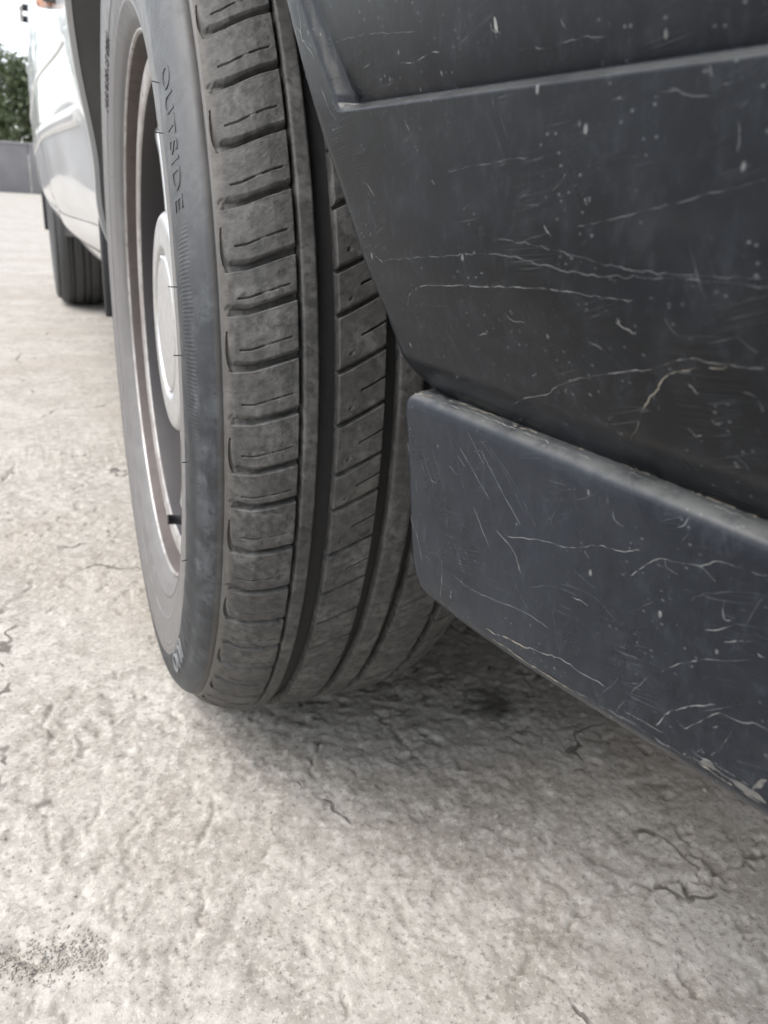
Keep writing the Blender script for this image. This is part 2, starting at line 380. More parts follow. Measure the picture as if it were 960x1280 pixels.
def lathe(name, prof, mat, parent, n=180, flip=False, smooth=True):
    prof = np.asarray(prof); th = np.linspace(0, 2*np.pi, n, endpoint=False)
    P = cyl(prof[None, :, 0], prof[None, :, 1], th[:, None])
    return grid_obj(name, P, mat, parent, wi=True, flip=flip, smooth=smooth)

side = smooth_prof(PROF[:19], 130)
carc = np.concatenate([side, np.array([(-.0803,.2876),(-.0800,.2872),(-.0797,.2874),(-.0791,.2889),(-.0786,.2893),(-.0779,.2885),(-.0740,.2865),(-.05,.286),(.05,.286),(.074,.2865),(.0779,.2885),(.0791,.2889)]), side[::-1]*np.array([-1, 1])])
lathe('tyre', carc, M['side'], WHEEL, 400, flip=True)
M['groove'] = mat_plain('groove_rubber', (.014, .013, .0125), .8, 0, 200, .4, .0003)
lathe('tread_base', [(-.0745,.2875),(-.068,.290),(-.058,.2945),(-.047,.2965),(-.03,.2980),(0,.2985),(.03,.2980),(.047,.2965),(.058,.2945),(.068,.290),(.0745,.2875)], M['groove'], WHEEL, 360, flip=True)

def rib(name, u0, u1):
    d = .0058; us = np.concatenate([[u0-.0004, u0], np.linspace(u0+.0005, u1-.0005, 8), [u1, u1+.0004]])
    h = np.concatenate([[-d, -.0005], np.zeros(8), [-.0005, -d]])
    lathe(name, np.stack([us, crown(us)+h], -1), M['tread'], WHEEL, 420, flip=True)
rib('tread_rib', -.0455, -.0384)
rib('tread_rib', .0016, .0144)

CL = {'S': 3.70, 'M': 4.82, 'L': 5.25}
seq = ['L','L','M','L','S','M','M','M','S','L','L','M','M']
CL['N'] = (360-sum(CL[k] for k in seq))/61
slots = []; a = 35.16+.15
for k in seq: slots.append((a-CL[k], k)); a -= CL[k]
slots += [(a-CL['N']*(i+1), 'N') for i in range(61)]

def slot_depth(t, half, D, cham, sharp=.35):
    """t: mm above slot centre; lower block edge is crisp, upper block edge has a worn chamfer"""
    lo = D*sstep(t, -half-sharp, -half+.05)
    hi = np.where(t < half+.25, 1.0, 0)*1.0
    up = np.interp(t, [half, half+.3, half+.3+cham*.6, half+.3+cham], [D, min(D, 1.9*cham/2.2), .25*cham/2.2, 0])
    return np.where(t < 0, lo, np.minimum(D, up))
def shoulder_mesh(cls, J, sgn=-1):
    L = RAD(CL[cls])*.3035*1000; w = np.concatenate([[46.9, 47.3, 47.6, 48.0], np.arange(48.4, 68, .42), np.arange(68, 78.95, .30)])
    t = np.linspace(-2.2, L-2.2, int(L/.30)+1); W, T = np.meshgrid(w, t, indexing='ij')
    sc_ = -np.interp(W, [46, 68, 75, 80], [-.5, 6.8, 7.6, 7.8])
    r = crown(W/1000)*1000
    D = np.interp(W, [47, 60, 68, 72, 75.5, 77.2], [6.2, 6.2, 4.6, 3.0, 1.6, 0])
    ch = np.interp(W, [47, 66, 74, 77], [1.5, 1.8, 2.8, 1.0])
    dep = np.zeros_like(W)
    half = np.interp(W, [47, 70, 76], [1.25, 1.15, 1.3])
    lo = D*sstep(T, -half-.4, -half+.05)
    upv = np.clip(1-(T-half-.25)/ch, 0, 1); upd = np.minimum(D, np.where(T < half+.25, D, .85*ch*upv**1.3))
    dep = np.where(T < 0, lo, upd)
    # round the corner of the block where the slot leaves the tread
    if J:
        f = L/25.5
        P = np.array([(74.2, .2), (75.6, .9), (76.5, 2.6), (77.1, 5.5), (77.45, 9.5), (77.5, 13.5), (77.4, 17.0)])*np.array([1, f])
        Pd = smooth_prof(P, 60); hw = np.interp(np.linspace(0, 1, 60), [0, .3, 1], [1.7, 1.25, .45]); dd = np.interp(np.linspace(0, 1, 60), [0, .2, 1], [1.8, 2.4, 1.2])
        best = np.zeros_like(W)
        for (a_, b_), h_, d_ in zip(Pd, hw, dd):
            q = np.hypot((W-a_)*1.35, T-b_); best = np.maximum(best, d_*(1-sstep(q, h_*.55, h_*1.25)))
        dep = np.maximum(dep, best)
    else:
        q = np.hypot((W-76.2)*1.2, T-2.0); dep = np.maximum(dep, .9*(1-sstep(q, .8, 2.6)))
    # short worn sipes across the block
    ct = L*.43-2.2+.12*np.sin(W*.25)
    m1 = sstep(W, 50.2, 51)*(1-sstep(W, 58.5, 60)); m2 = sstep(W, 62.0, 63)*(1-sstep(W, 72, 73))
    fade = .5+.5*vnoise(W*.4, W*0+(3 if J else 7), 12)
    dep = np.maximum(dep, (m1*fade+m2+.18*sstep(W, 58, 60)*(1-sstep(W, 62, 63)))*1.5*(1-sstep(np.abs(T-ct), .22, .55)))
    dep = np.where(W < 47.5, 5.9, np.where(W < 47.8, np.maximum(dep, .5), dep))
    dep += (fbm(W*.35, T*.35, 5 if J else 9, 3)-.5)*.30 + (fbm(W*1.3, T*1.3, 15, 2)-.5)*.16
    th = (T+sc_+7.1*0)/303.5
    P = cyl(sgn*W/1000, (r-dep)/1000, th)
    return grid_obj('tread_block', P, M['tread'], link=False, flip=(sgn > 0))
def inner_mesh(cls, u0, u1, slope, half, seed):
    L = RAD(CL[cls])*.3045*1000; um = np.concatenate([[u0-.4, u0, u0+.45], np.arange(u0+.8, u1-.6, .45), [u1-.45, u1, u1+.4]])
    t = np.linspace(-1.8, L-1.8, int(L/.33)+1); U, T = np.meshgrid(um, t, indexing='ij'); q = (U-u0)/(u1-u0)
    sc_ = slope*(U-u0)*(.85+.15*q)
    r = crown(U/1000)*1000
    hf = half*(1-.35*q); D = 5.2-1.2*q
    lo = D*sstep(T, -hf-.35, -hf+.05); upv = np.clip(1-(T-hf-.2)/1.5, 0, 1)
    dep = np.where(T < 0, lo, np.minimum(D, np.where(T < hf+.2, D, 1.0*upv**1.3)))
    ct = L*.5-.6
    dep = np.maximum(dep, sstep(q, .46, .54)*3.0*(1-sstep(np.abs(T-ct), .28, .62)))
    # small moulded wear dimple
    dep = np.maximum(dep, .7*(1-sstep(np.hypot(U-(u0+6), T-L*.25), .5, 1.1)))
    edge = (U < u0-.1) | (U > u1+.1); rnd = (np.abs(U-u0) < .1) | (np.abs(U-u1) < .1)
    dep = np.where(edge, 6.0, np.where(rnd, np.maximum(dep, .5), dep)) + (fbm(U*.4, T*.4, seed, 3)-.5)*.25
    P = cyl(U/1000, (r-dep)/1000, (T+sc_)/304.5)
    return grid_obj('tread_block', P, M['tread'], link=False)
_cache = {}
def put_block(key, maker, th):
    if key not in _cache: _cache[key] = maker()
    o = obj_from('tread_block', _cache[key], WHEEL); o.rotation_euler = (-RAD(th), 0, 0)
for i, (th, k) in enumerate(slots):
    J = i % 2 == 1
    put_block(('a', k, J), lambda: shoulder_mesh(k, J), th)
    put_block(('b', k), lambda: inner_mesh(k, -28.9, -5.6, .50, .95, 3), th-1.65)
    vis = -110 < (th if th > -180 else th+360) < 100
    if vis:
        put_block(('d', k), lambda: inner_mesh(k, 20.6, 45.2, .50, .9, 23), th-.8)
        put_block(('e', k), lambda: inner_mesh(k, 51.2, 78.5, .22, 1.0, 33), th-.3)

# moulding whiskers
SP = smooth_prof(PROF[:19], 500)
def side_u(r): return np.interp(r, SP[:,1], SP[:,0])
for th, rr, ln in [(28.5, .2575, .0042), (12.5, .2590, .0045), (5.5, .2590, .0040), (33.5, .262, .0035), (-20, .262, .003), (150, .215, .003), (-6, .264, .003)]:
    u = float(side_u(rr)); p0 = Vector(cyl(u+.0005, rr, RAD(th))); p1 = Vector(cyl(u-ln, rr+.0006, RAD(th)))
    MB().tube([p0, p0.lerp(p1, .5), p1], [.00032, .00028, .00022], 6).build('rubber_whisker', M['side'], WHEEL)

# ---------------------------------------------------------- front rim
def mat_alloy():
    t = NT('dusty_silver_alloy'); v = t.coord(WHEEL); n1 = t.noise(v, 30, 5, .6); n2 = t.noise(v, 180, 4, .6)
    c = t.mix(t.ss(n2, .4, .7), (.50, .505, .51), (.42, .415, .41))
    c = t.mix(t.math('MULTIPLY', t.ss(n1, .52, .7), .45), c, (.40, .34, .29))
    return t.fin(c, t.ss(n1, .3, .7, .28, .45), t.bump(n2, .2, .0003), metal=.8)
def mat_brake_dust2():
    t = NT('dusty_rim_edge'); v = t.coord(WHEEL); n1 = t.noise(v, 30, 5, .6); n2 = t.noise(v, 200, 4, .6)
    c = t.mix(t.ss(n1, .35, .65), (.26, .238, .226), (.40, .385, .375)); c = t.mix(t.ss(n2, .55, .7), c, (.20, .17, .155))
    return t.fin(c, .5, t.bump(n2, .3, .0003), metal=.6)
def mat_brake_dust():
    t = NT('brake_dusted_barrel'); v = t.coord(WHEEL); n1 = t.noise(v, 24, 5, .6); n2 = t.noise(v, 160, 4, .6)
    sep = t.new('ShaderNodeSeparateXYZ'); t.link(v, sep.inputs[0])
    c = t.mix(n1, (.060, .050, .047), (.120, .099, .092)); c = t.mix(t.ss(n2, .5, .7), c, (.07, .06, .057))
    return t.fin(c, .62, t.bump(n2, .3, .0004), metal=.25)
M['alloy'] = mat_alloy(); M['barrel'] = mat_brake_dust(); M['lipdust'] = mat_brake_dust2()
M['blackplastic'] = mat_plain('black_plastic', (.022, .022, .024), .5, 0, 60, .3, .0004)
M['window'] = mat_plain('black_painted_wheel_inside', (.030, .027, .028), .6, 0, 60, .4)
M['liner'] = mat_plain('wheel_arch_liner', (.105, .102, .100), .75, 0, 30, .35, .001)
# raised lettering on the sidewall
def sidewall_text(txt, th0, r0, size, mat, stretch=1.0, raise_=.0006):
    cu = bpy.data.curves.new('raised_lettering', 'FONT'); cu.body = txt; cu.size = size; cu.extrude = .001; cu.resolution_u = 3; cu.space_character = 1.12
    ob = bpy.data.objects.new('tmp', cu); COL.objects.link(ob); bpy.context.view_layer.update()
    dg = bpy.context.evaluated_depsgraph_get(); me = bpy.data.meshes.new_from_object(ob.evaluated_get(dg)); bpy.data.objects.remove(ob)
    for v in me.vertices:
        x, y, z = v.co; rr = r0+y; th = RAD(th0)-x*stretch/(r0+size*.35)
        u = float(side_u(rr)); du = raise_ if z > 0 else -.0008
        v.co = (u-du, -rr*math.cos(th), rr*math.sin(th))
    me.materials.clear(); me.materials.append(mat); me.name = 'raised_lettering'
    return obj_from('raised_lettering', me, WHEEL)
sidewall_text('OUTSIDE', 33.6, .2693, .0112, M['side'], 1.38, .00045)
sidewall_text('185/65R15 88H', 136, .2265, .0120, M['window'], 1.0, .0007)
sidewall_text('IUO', -40, .2585, .0190, mat_plain('pale_letter_rubber', (.17, .175, .18), .75), 1.7, .0009)
rimp = [(-.0765,.1968),(-.0785,.1989),(-.0798,.1993),(-.0804,.1986),(-.0800,.1974),(-.0785,.1966)]
lathe('rim_lip', smooth_prof(rimp, 22), M['lipdust'], WHEEL, 200)
barp = [(-.0785,.1966),(-.0750,.1958),(-.0700,.1950),(-.0662,.1938),(-.0655,.1915),(-.0660,.1890),(-.0640,.1865),(-.0400,.1740),(-.0200,.1690),(.0400,.1660),(.0700,.1760),(.0840,.1960)]
lathe('rim_barrel', smooth_prof(barp, 60), M['barrel'], WHEEL, 160)
ringp = [(-.0655,.1893),(-.0690,.1888),(-.0708,.1872),(-.0712,.1840),(-.0708,.1790),(-.0700,.1748),(-.0685,.1732)]
lathe('rim_ring', smooth_prof(ringp, 24), M['lipdust'], WHEEL, 160)
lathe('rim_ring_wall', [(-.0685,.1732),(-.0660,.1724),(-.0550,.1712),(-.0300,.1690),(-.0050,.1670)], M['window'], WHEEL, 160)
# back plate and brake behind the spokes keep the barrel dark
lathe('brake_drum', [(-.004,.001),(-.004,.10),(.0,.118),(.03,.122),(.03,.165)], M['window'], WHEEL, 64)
def spoke_mesh():
    mb = MB()
    for sg in (-1, 1):
        rows = []
        for q in np.linspace(0, 1, 20):
            rr = .062+(.1735-.062)*q; off = sg*(.0112+.0025*q); wd = .0082-.0010*math.sin(q*math.pi)
            u = -.0590+.0015*float(sstep(q, .1, .5))-.0020*float(sstep(q, .8, 1))
            sec = [(-wd, .016), (-wd, .0045), (-wd*.85, .0016), (-wd*.45, 0), (wd*.45, 0), (wd*.85, .0016), (wd, .0045), (wd, .016)]
            rows.append([(u+b, -(rr), off+a_) for a_, b in sec])
        mb.add(np.array(rows), grid_faces(20, 8, wj=True))
    return mb.build('spoke', M['alloy'], link=False)
sm = spoke_mesh()
for k in range(5):
    o = obj_from('spoke', sm, WHEEL); o.rotation_euler = (-RAD(119+k*72), 0, 0)
capp = [(-.055,.086),(-.064,.0845),(-.0682,.0815),(-.0695,.0775),(-.0700,.0700),(-.0702,.0600),(-.0690,.0575),(-.0660,.0560),(-.0655,.0540),(-.0665,.0525),(-.0690,.0505),(-.0700,.0440),(-.0705,.0250),(-.0707,.0005)]
lathe('hub_cap', smooth_prof(capp, 60), M['alloy'], WHEEL, 96)
# small raised studs round the hub cap groove
for k in range(10):
    a = RAD(k*36+10); p = Vector(cyl(-.066, .055, a)); q = Vector(cyl(-.0678, .055, a))
    MB().tube([p, q, q+Vector((-.0004, 0, 0))], [.0022, .002, .0008], 10).build('cap_stud', M['alloy'], WHEEL)
va = RAD(-82); p = Vector(cyl(-.045, .163, va)); q = Vector(cyl(-.078, .159, va))
mbv = MB().tube([p, p.lerp(q, .55), p.lerp(q, .6), q], [.0062, .0052, .0042, .0042], 12)
mbv.build('valve_stem', M['blackplastic'], WHEEL)

# ---------------------------------------------------------- front bumper
#BUMP-BEGIN
XZ_z = np.array([.342,.3455,.350,.357,.370,.385,.400,.4255,.43,.46,.50,.56,.64]); XZ_x = np.array([.1225,.1190,.1145,.1085,.1030,.0983,.0952,.0918,.0912,.0882,.0855,.083,.083])
YE_z = np.array([.342,.3455,.3490,.3528,.3616,.3699,.3775,.3867,.4032,.4198,.4304,.4415,.4528,.4621,.50,.56,.62,.66]); YE_y = np.array([.222,.2285,.2345,.2366,.2372,.2383,.2418,.2456,.2528,.2628,.2682,.2741,.2794,.2835,.303,.347,.414,.48])
def bump_dx(s, z):
    """relief of the bumper cover: sunken upper field with a bevelled lower edge, rounded wheel-arch edge"""
    s0 = np.interp(z, [.42, .4326, .4416, .46, .6], [.021, .0215, .0200, .0165, .012])
    inside = sstep(s, s0, s0+.0034)
    v = np.where(z > .4302, .0030*np.exp(-((z-.4302)/.022)) + .0010*np.exp(-((z-.4302)/.003)) + .0020, .0046*np.clip((z-.4280)/.0022, 0, 1)**1.2)
    r = .0095; e = np.clip(r-s, 0, r); rnd = r-np.sqrt(np.maximum(r*r-e*e, 0))
    swell = .0022*np.exp(-((z-.388)/.012)**2)*sstep(s, 0, .05)
    return inside*v + rnd*.9 - swell*.6
def bump_plan(l):
    """plan curve of the bumper: l = distance forward of Y=.23 -> x offset, y, and outward-normal blend"""
    l = np.asarray(l, float); L1 = .30
    ll = np.linspace(L1, 1.6, 260); hd = math.atan(.14)+(RAD(86)-math.atan(.14))*sstep(ll, L1, L1+.62)
    dx = np.concatenate([[0], np.cumsum(np.sin(hd[:-1])*np.diff(ll))]); dy = np.concatenate([[0], np.cumsum(np.cos(hd[:-1])*np.diff(ll))])
    x = np.where(l < L1, .14*l, .14*L1+np.interp(l, ll, dx)); y = np.where(l < L1, .23-l, .23-L1-np.interp(l, ll, dy))
    h = np.where(l < L1, 0.0, np.interp(l, ll, hd-math.atan(.14)))
    return x, y, h
def bump_pos(s, z):
    s = np.asarray(s, float); z = np.asarray(z, float)
    l = .23-np.interp(z, YE_z, YE_y)+s; x, y, h = bump_plan(l)
    o = np.interp(z, XZ_z, XZ_x) + bump_dx(s, z)
    return np.stack([x+o*np.cos(h), y+o*np.sin(h), z+0*x], -1)
LIP = np.array([(.3464,.1290),(.3460,.1230),(.3456,.1190),(.3450,.1160),(.3440,.1138),(.3424,.1126),(.3395,.1122),(.3300,.1140),(.3150,.1162),(.3000,.1182),(.2850,.1201),(.2750,.1216),(.2690,.1228),(.2662,.1245),(.2652,.1272),(.2660,.1330),(.2680,.1450)])
LE_z = np.array([.2650,.2656,.2663,.2690,.2740,.2790,.285,.336,.341,.3440,.347]); LE_y = np.array([.2160,.2235,.2275,.2335,.2362,.2371,.2370,.2356,.2345,.2320,.2255])
def lip_pos(s, q):
    """q in 0..1 runs down the lip profile"""
    s = np.asarray(s, float); q = np.asarray(q, float)
    d = np.concatenate([[0], np.cumsum(np.hypot(*np.diff(LIP, axis=0).T))]); d /= d[-1]
    z = np.interp(q, d, LIP[:, 0]); x0 = np.interp(q, d, LIP[:, 1])
    l = .23-np.interp(z, LE_z, LE_y)+s; x, y, h = bump_plan(l)
    r = .0045; e = np.clip(r-s, 0, r); x0 = x0+(r-np.sqrt(np.maximum(r*r-e*e, 0)))*.9
    zz = z+.0125*sstep(l, .015, .20)*sstep(z, .335, .268)
    return np.stack([x+x0*np.cos(h), y+x0*np.sin(h), zz], -1)
#BUMP-END
def mat_bumper(lip):
    t = NT('worn_bumper_lip' if lip else 'worn_bumper_plastic'); v = t.pos()
    n1 = t.noise(v, 14, 3, .6, .3); n2 = t.noise(v, 90, 3, .65); n3 = t.noise(v, 900, 2, .6)
    lo, hi = ((.0082, .0105, .0148), (.0145, .0180, .0245)) if lip else ((.0022, .0032, .0044), (.0046, .0064, .0094))
    c = t.mix(t.ss(n1, .3, .7), lo, hi)
    c = t.mix(t.math('MULTIPLY', t.ss(n2, .45, .75),   .30), c, (.014, .0175, .0235))
    n4 = t.noise(t.mapping(v, (1, 1, .45)), 260, 3, .75); c = t.mix(t.math('MULTIPLY', t.ss(n4, .50, .72),   .40), c, ((.031, .036, .044) if lip else (.020, .024, .030)))   # chalky film
    c = t.mix(t.math('MULTIPLY', t.ss(n4, .44, .30), .45), c, (.004, .005, .0055))
    # many fine short scratches at several angles (y-z plane of the bumper side)
    def scratch(rot, sx, sy, th, msc, lo_, hi_, seed):
        w = t.mapping(v, (1, 1, 1), (rot, 0, 0), (seed, seed*.37, seed*.71))
        w = t.mapping(w, (1, sx, sy)); n = t.noise(w, 1.0, 0, .5)
        line = t.ss(t.math('ABSOLUTE', t.math('SUBTRACT', n, .5)), th, th*.25)
        msk = t.ss(t.noise(t.mapping(v, (1, 1, 1), (0, 0, 0), (seed*2.1, 0, seed)), msc, 1, .6), lo_, hi_)
        return t.math('MULTIPLY', line, msk)
    a = scratch(RAD(20), 22, 900, .010, 60, .56, .66, 1.3)
    b = scratch(RAD(8), 14, 1000, .010, 40, .55, .66, 4.1)
    c2 = scratch(RAD(-62), 18, 950, .010, 48, .57, .68, 7.7)
    fs = t.math('MAXIMUM', t.math('MAXIMUM', a, b), c2)
    c = t.mix(t.math('MULTIPLY', fs, .17), c, (.20, .21, .22))
    # chips and specks
    d1, _ = t.voro(t.mapping(v, (1, 1, .55)), 210, 'F1'); k1 = t.math('MULTIPLY', t.ss(d1, .15, .07), t.ss(t.noise(v, 120, 1, .6), .55, .62))
    d2, _ = t.voro(t.mapping(v, (1, .7, 1), (.6, 0, 0)), 480, 'F1'); k2 = t.math('MULTIPLY', t.ss(d2, .2, .1), t.ss(t.noise(v, 45, 2, .65), .48, .62))
    c = t.mix(t.math('MULTIPLY', k1, .40), c, (.28, .28, .275)); c = t.mix(t.math('MULTIPLY', k2, .28), c, (.20, .21, .215))
    # dusty bloom
    c = t.mix(t.math('MULTIPLY', t.ss(t.noise(v, 34, 3, .7, .5), .52, .78), .20), c, (.036, .039, .042))
    gn = t.new('ShaderNodeNewGeometry'); sx = t.new('ShaderNodeSeparateXYZ'); t.link(gn.outputs['Normal'], sx.inputs[0])
    c = t.mix(t.math('MULTIPLY', t.ss(sx.outputs[2], .30, .85), t.ss(n2, .2, .6, .12 if lip else .15, .55 if lip else .35)), c, (.17, .17, .163) if lip else (.15, .15, .145))   # dust lying on ledges, with the sky highlight painted into its colour
    h = t.math('ADD', t.math('MULTIPLY', n3, .18), t.math('MULTIPLY', n2, .35)); 
    h = t.math('SUBTRACT', h, t.math('MULTIPLY', k1, .6))
    r = t.math('ADD', t.ss(n1, .3, .7, .24, .36), t.math('MULTIPLY', t.math('MAXIMUM', fs, k2), .2))
    return t.fin(c, r, t.bump(h, .30, .0004), spec=.24)
M['bumper'] = mat_bumper(False); M['lip'] = mat_bumper(True)
sS = np.concatenate([np.array([0, .0003, .0008, .0014, .0022, .0032, .0044, .0058, .0069]), np.arange(.008, .32, .0016), np.linspace(.325, 1.08, 50)])
def join_sides(P):
    Q = both_sides(P[::-1][np.r_[0:50:1, 50:P.shape[0]-8:6, P.shape[0]-8:P.shape[0]]]); return np.concatenate([P, Q], 0)
zU = np.unique(np.round(np.concatenate([np.arange(.3446, .424, .0014), np.arange(.424, .437, .0004), np.arange(.437, .475, .0012), np.linspace(.476, .62, 30)]), 5))
S_, Z_ = np.meshgrid(sS, zU, indexing='ij')
P = bump_pos(S_, Z_)
flange = P[0][None].repeat(4, 0).copy()
for k, (dx, dy) in enumerate([(.034, .012), (.022, .006), (.010, .002), (.003, .0005)]): flange[k, :, 0] += dx; flange[k, :, 1] -= dy
P = np.concatenate([flange, P], 0)
bot = P[:, :1].copy().repeat(2, 1); bot[:, 0, 0] += .03; bot[:, 0, 2] += .003; bot[:, 1, 0] += .012; bot[:, 1, 2] += .001
P = np.concatenate([bot, P], 1)
def both_sides(P): 
    Q = P.copy(); Q[..., 0] = 1.72-Q[..., 0]; return Q
BUMPER = grid_obj('bumper', join_sides(P), M['bumper'], flip=True); under_car(BUMPER)
BUMPER['label'] = 'dark grey plastic front bumper covered in scratches'
q = np.unique(np.concatenate([np.linspace(0, .22, 26), np.linspace(.22, .8, 60), np.linspace(.8, 1, 30)]))
S_, Q_ = np.meshgrid(sS, q, indexing='ij'); P = lip_pos(S_, Q_)
# chipped, slightly uneven upper edge along the seam
ue = (fbm(S_*150, Q_*60, 5, 4, .6)-.5)*.0024*(1-sstep(Q_, .10, .19))*sstep(fbm(S_*22, Q_*4, 15, 2), .42, .62); P[..., 2] += ue; P[..., 0] += .5*ue
flange = P[0][None].repeat(4, 0).copy()
for k, (dx, dy) in enumerate([(.030, .010), (.018, .005), (.009, .0015), (.0028, .0004)]): flange[k, :, 0] += dx; flange[k, :, 1] -= dy
P = np.concatenate([flange, P], 0)
BLIP = grid_obj('bumper_lip', join_sides(P), M['lip']); under_car(BLIP); BLIP['label'] = 'scuffed grey lower lip of the bumper'

# scratches, cracks and chips with a course of their own, each lying on the plastic: (part, half width mm, colour key, [(s mm, z or q), ...])
M['scr_white'] = mat_plain('bare_scratch', (.19, .19, .188), .75, 0, 500, .45)
M['scr_grey'] = mat_plain('faint_scratch', (.055, .058, .062), .6, 0, 400, .5)
M['scr_scuff'] = mat_plain('scuffed_plastic', (.085, .083, .077), .85, 0, 700, .6)
M['scr_dark'] = mat_plain('open_seam_crack', (.006, .006, .006), .9)
M['scr_tan'] = mat_plain('dusty_crack', (.24, .215, .17), .9, 0, 500, .45)
